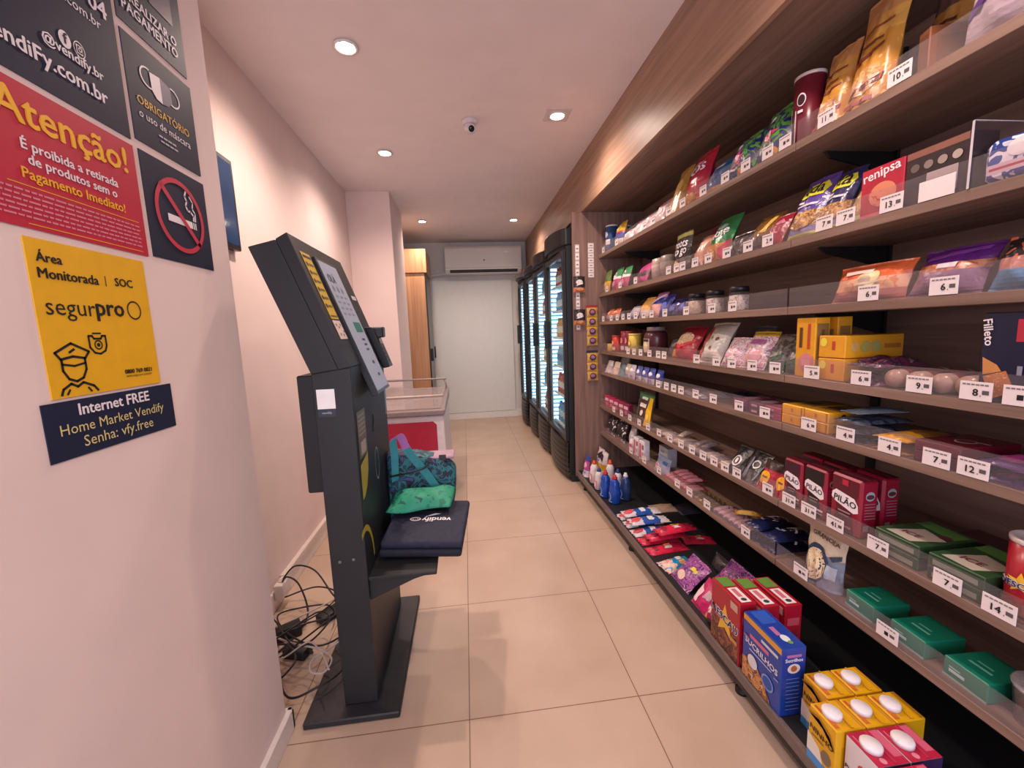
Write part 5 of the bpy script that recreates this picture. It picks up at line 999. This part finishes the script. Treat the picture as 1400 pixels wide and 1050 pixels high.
bottle(2.55, .95, .195, .037, '#1d48a8', '#b8283c', 'blue detergent bottle with a red cap, nearer of the pair at the front', BL_, 'blue detergent bottles')
bottle(2.585, 1.04, .19, .035, '#2a3f70', '#d8d4da', 'dark blue bottle with a white cap behind the blue pair', BL_, 'white capped bottles')
def flat(y, w_, l, t, cols, label, x, dz=0., yaw=0., art=(), group=None, name='sponge_pack', cat='pack'):
    return bag(name, label, 8, y, w_, l, t, cols, art, x=x, kind='lying', dz=dz, yaw=yaw, group=group, cat=cat)
BW = [(.3, F('#d6d0d6')), (.75, F('#2f58a8')), (1, F('#d8d2d6'))]
TX = [('r', -.3, .45, .3, .6, I('#e4e6f0')), ('e', -.05, .16, .3, .12, I('#d0505a'))]
flat(2.40, .12, .16, .02, [(1, F('#c9a890'))], 'beige pack with a blue edge at the back beside the bottles', 1.14)
flat(2.36, .15, .13, .02, [(1, F('#4a4a5a'))], 'dark grey pack lying at the back of the base', 1.285)
for i, (y, yw) in enumerate(((2.34, 3), (2.235, 2), (2.13, 4))):
    flat(y, .085, .23, .022, BW, ('farthest', 'middle', 'nearest')[i]+' white and blue pack, bottom layer beside the pink packs', .895, 0, yw, TX, 'white and blue packs')
for i, (y, yw) in enumerate(((2.285, 5), (2.175, 3))):
    flat(y, .085, .23, .02, BW, ('farther', 'nearer')[i]+' white and blue pack on the top layer of its pile', .90, .0456, yw, TX, 'white and blue packs')
PK = [(.2, F('#c8304e')), (.6, F('#d82848')), (1, F('#b8203c'))]
TP = [('r', -.3, .42, -.05, .6, I('#d8a02a')), ('r', .0, .42, .25, .6, I('#e4d6da')), ('r', -.3, .15, .25, .24, I('#8a1830'))]
for i, (y, x, dz, yw) in enumerate(((2.035, .895, 0, 3), (1.935, .895, 0, 6), (2.0, .92, .042, 7), (1.98, .96, .084, 10), (1.99, 1.135, 0, -8))):
    flat(y, .08, .22 if i < 4 else .16, .02, PK, ('bright red pack, lowest in front beside the blue pack pile', 'bright red pack lying closest to the light blue pack', 'bright red pack in the middle layer of the red pile', 'bright red pack topmost of the red pile', 'dull red pack sticking out at the back of the red pile')[i], x, dz, yw, TP, 'bright red packs', 'wipes_pack')
flat(1.79, .10, .17, .026, [(.35, prnt(['#d85a6a', '#e6c0b0', '#3a9ac0'], 40)), (1, F('#1f8fb8'))], 'light blue pack with a pink end lying alone in front of the red pile', .90, 0, 10, [('r', -.3, .5, .0, .7, I('#d8e4e8')), ('r', .08, .5, .3, .7, I('#e8b070'))], None, 'wipes_pack')
PU = prnt(['#7a3a84', '#a85aa0', '#5a2a68', '#d8b0c8'], 45)
bag('sweets_bag', 'purple bag leaning at the front left of the magenta bags on the base', 8, 1.645, .15, .10, .055, [(1, PU)], [('e', -.1, .4, .2, .16, I('#e4c8b8')), ('r', .0, .7, .3, .8, I('#e0c84a'))], x=.89, lean=1.1, group='purple bags on the base', cat='sweets')
bag('sweets_bag', 'purple bag lying behind the front purple bag on the base', 8, 1.57, .17, .095, .05, [(1, PU)], x=1.06, lean=1.0, group='purple bags on the base', cat='sweets')
bag('sweets_bag', 'clear crinkled empty-looking bag at the back beside the purple bags', 8, 1.70, .12, .07, .05, [(1, F('#3a3236'))], x=1.12, lean=.4, cat='sweets')
MG = F('#c22468')
for i, (y, h, x) in enumerate(((1.478, .10, .885), (1.40, .115, .965), (1.385, .10, .883))):
    bag('sweets_bag', ('magenta bag with a white end next to the purple bags', 'magenta bag with a silver label behind the white ended one', 'magenta and brown bag touching the red cereal box')[i], 8, y, .11 if i < 2 else .075, h, .05, [(.3, MG if i < 2 else F('#4a2630')), (1, MG)], [('p', [(-.48, .2), (-.2, .2), (-.1, .7), (-.48, .8)], I('#efd0d8')), ('r', .05, .55, .35, .8, I('#c8a8b4'))] if i < 2 else [('r', -.35, .5, .3, .7, I('#e6d8dc')), ('r', -.3, .15, -.05, .4, I('#d8b24a'))], x=x, lean=.8 if i < 2 else .4, group='magenta bags on the base', cat='sweets')
RC = mat('#a8182e', rough=.32, var=.05)
def cereal(y, x, label):
    return carton('cereal_box', label, 8, y, .16, .232, .062, RC, [('r', -.48, .0, .48, .42, prnt(['#5a2a1a', '#8a4a2c', '#3a1810', '#7a1a24'], 38)), ('s', .02, .5, .40, I('#e6b42a')), ('t', 'NESCAU', 0, .50, .9, I('#182052'), -3, WT), ('r', .2, .82, .44, .94, I('#c9a090')), ('r', .2, .3, .45, .36, I('#c98a4a'))],
                  [('r', -.35, .68, .35, .8, I('#c04a5a')), ('r', -.3, .45, .3, .6, I('#7a2030')), ('r', -.4, .06, .4, .2, I('#8a5a3a'))], [('r', -.46, .12, -.12, .88, I('#5f8f3c')), ('r', -.06, .2, .44, .8, I('#e6dede')), ('r', -.02, .35, .26, .62, I('#c9707c')), ('e', .35, .5, .05, .16, I('#3a3a44'))], x=x, group='red cereal boxes', cat='cereal')
cereal(1.262, .878, 'red cereal box with a yellow star, front one of the three')
cereal(1.240, .945, 'red cereal box in the middle of the three')
cereal(1.232, 1.02, 'red cereal box at the back of the three')
BC = mat('#1c3f9c', rough=.3, var=.05)
carton('cereal_box', 'royal blue cereal box with white lettering standing in front right of the red ones', 8, 1.078, .168, .225, .078, BC, [('r', -.49, .9, .49, .985, I('#d89a3a')), ('t', 'SUCRILHOS', .0, .58, .84, WT, -3), ('r', -.3, .70, .2, .76, I('#c86a86')), ('r', .0, .80, .42, .845, I('#c8ccd8')), ('r', -.3, .51, .28, .525, I('#c8d0e4')),
  ('p', [(-.48, .02), (-.48, .32), (-.2, .42), (.12, .22), (.3, .02)], prnt(['#a8643a', '#c98a52', '#6a3a22', '#d8b080'], 45)), ('e', -.2, .36, .13, .1, I('#d8d6dc')), ('e', .2, .3, .15, .11, I('#7a9ad0')), ('e', .2, .3, .12, .085, I('#2a4fa8')), ('r', -.45, .66, -.32, .69, I('#b06a80')), ('r', .35, .48, .46, .5, I('#8a9ad0'))],
  [('r', -.3, .86, .3, .9, I('#b070a8')), ('t', 'Sucrilhos', 0, .80, .72, WT), ('e', 0, .70, .26, .07, I('#e0d4d0')), ('e', 0, .70, .13, .045, I('#b0663a'))]+[('r', -.3, .55-.055*i, .25, .56-.055*i, I('#6a86cc')) for i in range(9)],
  [('r', -.45, .2, -.1, .85, I('#2a56b8')), ('r', -.02, .3, .2, .5, I('#b06aa0')), ('e', .28, .5, .09, .16, I('#d8e0e4')), ('e', .38, .55, .04, .1, I('#6a9a4a'))], x=.878, cat='cereal')
YC = mat('#e0a818', rough=.3, var=.05); PC = mat('#b81c42', rough=.3, var=.05); CAPM = mat('#ece6ea', rough=.3, var=.02)
def milk(x, y, label, yellow, grp):
    w_, h = .082, .158; hh = w_/2
    r = empty('milk_carton', (x, y, TOP[8]+.0006), label, 'milk carton', grp, RZ)
    m = MB(); base = YC if yellow else mat('#ded6da', rough=.3, var=.03)
    m.box(-hh, -hh, 0, hh, hh, h, base, .0025)
    fe = lambda e: (lambda u, v: (u*w_, -hh-e*.5, v*h)); se = lambda e: (lambda u, v: (hh+e*.5, u*w_, v*h)); te = lambda e: (lambda u, v: (u*w_, (v-.5)*w_, h+e*.5))
    if yellow:
        art_on(m, [('r', -.5, 0, .5, .16, I('#4a8fd0')), ('p', [(-.5, .16), (.1, .16), (-.05, .38), (-.5, .5)], I('#e6dfd4')), ('t', 'NINHO', .0, .60, .84, I('#3a2a1c'), -4), ('r', -.35, .50, .1, .53, I('#8a6a2a')), ('e', .2, .34, .17, .12, I('#7a6a5c')), ('p', [(-.5, .86), (-.1, .9), (.3, .78), (.48, .6), (.48, .63), (.3, .82), (-.1, .94), (-.5, .89)], I('#a8741a'))], fe, w_/h, False)
        art_on(m, [('r', -.3, .3, .3, .7, I('#c48f1c')), ('r', -.5, 0, .5, .16, I('#8a9ab0'))], se, w_/h, False)
        art_on(m, [('r', -.46, .86, .46, .96, I('#c88a1a')), ('r', -.4, .06, -.1, .14, I('#b8502a')), ('r', .1, .06, .4, .2, I('#c8661e')), ('r', .25, .5, .45, .56, I('#b87a1a'))], te, 1, False)
    else:
        art_on(m, [('r', -.5, .0, .5, .2, I('#b81c42')), ('e', .1, .66, .16, .09, I('#c04a44')), ('e', .1, .66, .11, .06, I('#e8e0e0')), ('t', 'Piracanjuba', .0, .46, .88, I('#3a3a44'), -4), ('r', -.2, .3, .2, .34, I('#8a8a94'))], fe, w_/h, False)
        art_on(m, [('p', [(-.5, 1), (.5, 1), (.5, .8), (.3, .66), (0, .7), (-.3, .6), (-.5, .7)], I('#3a2450')), ('e', 0, .82, .06, .04, I('#d8d0e0'))], se, w_/h, False)
        art_on(m, [('r', -.5, 0, .5, 1, I('#b81c42')), ('r', -.47, .72, .3, .98, I('#d0607c')), ('e', .36, .3, .09, .09, I('#e08a9c')), ('r', -.4, .1, .1, .14, I('#d8788c'))], te, 1, False)
    m.build('carton', r)
    m = MB(); m.box(-hh+.003, .004, h+.0012, hh-.003, .0085, h+.0035, base if yellow else mat('#c23a58', rough=.3)); m.build('top_seam', r)
    m = MB(); m.lathe([(.0225, h+.0012), (.0225, h+.011), (.0205, h+.0135), (.0001, h+.0138)], CAPM, (-.002, -.014, 0), 26); m.build('cap', r)
    return r
YG, PG = 'yellow milk cartons', 'pink and white cartons'
milk(.972, .933, 'yellow milk carton in the back row, left of two', True, YG); milk(1.057, .933, 'yellow milk carton in the back row, right of two', True, YG)
milk(.912, .845, 'yellow milk carton in the front yellow row beside the pink cartons, left of three', True, YG); milk(.997, .845, 'yellow milk carton in the front yellow row, middle of three', True, YG); milk(1.082, .845, 'yellow milk carton in the front yellow row, right of three', True, YG)
milk(.930, .757, 'pink topped white carton, left of the two behind the cut-off one', False, PG); milk(1.015, .757, 'pink topped white carton, right of the two behind the cut-off one', False, PG); milk(.955, .669, 'pink topped carton cut off by the lower edge of the photo', False, PG)

# ------------------------------------------------------------------ strips hanging on the shelving end panel (its inner face looks towards the camera)
PY = 3.2195
HP = {}
def strip(x, z0, z1, n, w_, label, col='#ddd0d0'):
    m = MB(); m.box(x-w_/2, PY-.0016, z0, x+w_/2, PY-.0004, z1, mat('#b8aaa8', rough=.6, var=.03)); st = (z1-z0)/n
    for i in range(n): m.rect(lambda a, z: (a, PY-.002, z), x-w_*.42, z0+st*(i+.1), x+w_*.42, z0+st*(i+.86), PAPER); m.rect(lambda a, z: (a, PY-.0024, z), x-w_*.25, z0+st*(i+.35), x+w_*.25, z0+st*(i+.55), I('#8a7e80'))
    o = m.build('price_strip', None, (x, PY, z0)); return tag(o, label, 'price strip', 'price strips on the end panel')
strip(.905, 1.29, 1.955, 11, .034, 'long narrow white price strip nearest the refrigerators on the end panel')
strip(1.015, 1.70, 1.965, 7, .05, 'short row of white price labels right of the long strip on the end panel')
for i, (z, lb) in enumerate(((1.585, 'small dark sweets packet with an orange base hanging upper on the price strip'), (1.33, 'small dark sweets packet with an orange base hanging lower on the price strip'))):
    S = Surf(.095, .125, .03, 'pillow', 0, 5+i); mb = MB()
    for front in (True, False):
        for j in range(10):
            for k in range(8):
                u0, u1, v0, v1 = k/8-.5, (k+1)/8-.5, j/10, (j+1)/10
                q = [S.P(u0, v0, 0, front), S.P(u1, v0, 0, front), S.P(u1, v1, 0, front), S.P(u0, v1, 0, front)]
                mb.face(q if front else q[::-1], F('#2a2228') if v0 >= .3 else F('#b56a44'), True)
    art_on(mb, [('e', 0, .62, .3, .16, I('#d8d0d0')), ('p', [(-.3, .4), (.3, .5), (.3, .6), (-.2, .5)], WT), ('e', .05, .2, .3, .1, I('#e0a070'))], S.fn, .76)
    o = mb.build('sweets_packet'); o.location = (.91, PY-.022, z); tag(o, lb, 'sweets', 'packets hanging on the price strip')
for z0, n, top_, lb in ((1.165, 4, '#a02a3a', 'upper hanging strip of yellow and purple snack packets with a red header'), (.88, 3, '#2a2440', 'lower hanging strip of yellow and purple snack packets with a dark header')):
    r = empty('snack_strip', (1.015, PY-.002, z0), lb, 'snack strip', 'hanging snack strips')
    m = MB(); hgt = .075*n; m.box(-.048, -.0015, hgt, .048, 0, hgt+.02, mat(top_, rough=.4)); m.build('header', r)
    for k in range(n):
        S = Surf(.092, .074, .018, 'pillow', 0, 31+k); mb = MB()
        for front in (True, False):
            for j in range(6):
                for q_ in range(8):
                    u0, u1, v0, v1 = q_/8-.5, (q_+1)/8-.5, j/6, (j+1)/6
                    q = [S.P(u0, v0, 0, front), S.P(u1, v0, 0, front), S.P(u1, v1, 0, front), S.P(u0, v1, 0, front)]; mb.face(q if front else q[::-1], F('#c89a3a'), True)
        art_on(mb, [('e', 0, .5, .32, .36, I('#4a2a58')), ('e', .0, .55, .2, .18, I('#a06a8a'))], S.fn, 1.2)
        o = mb.build('packet', r); o.location = (0, -.011, .0755*k)
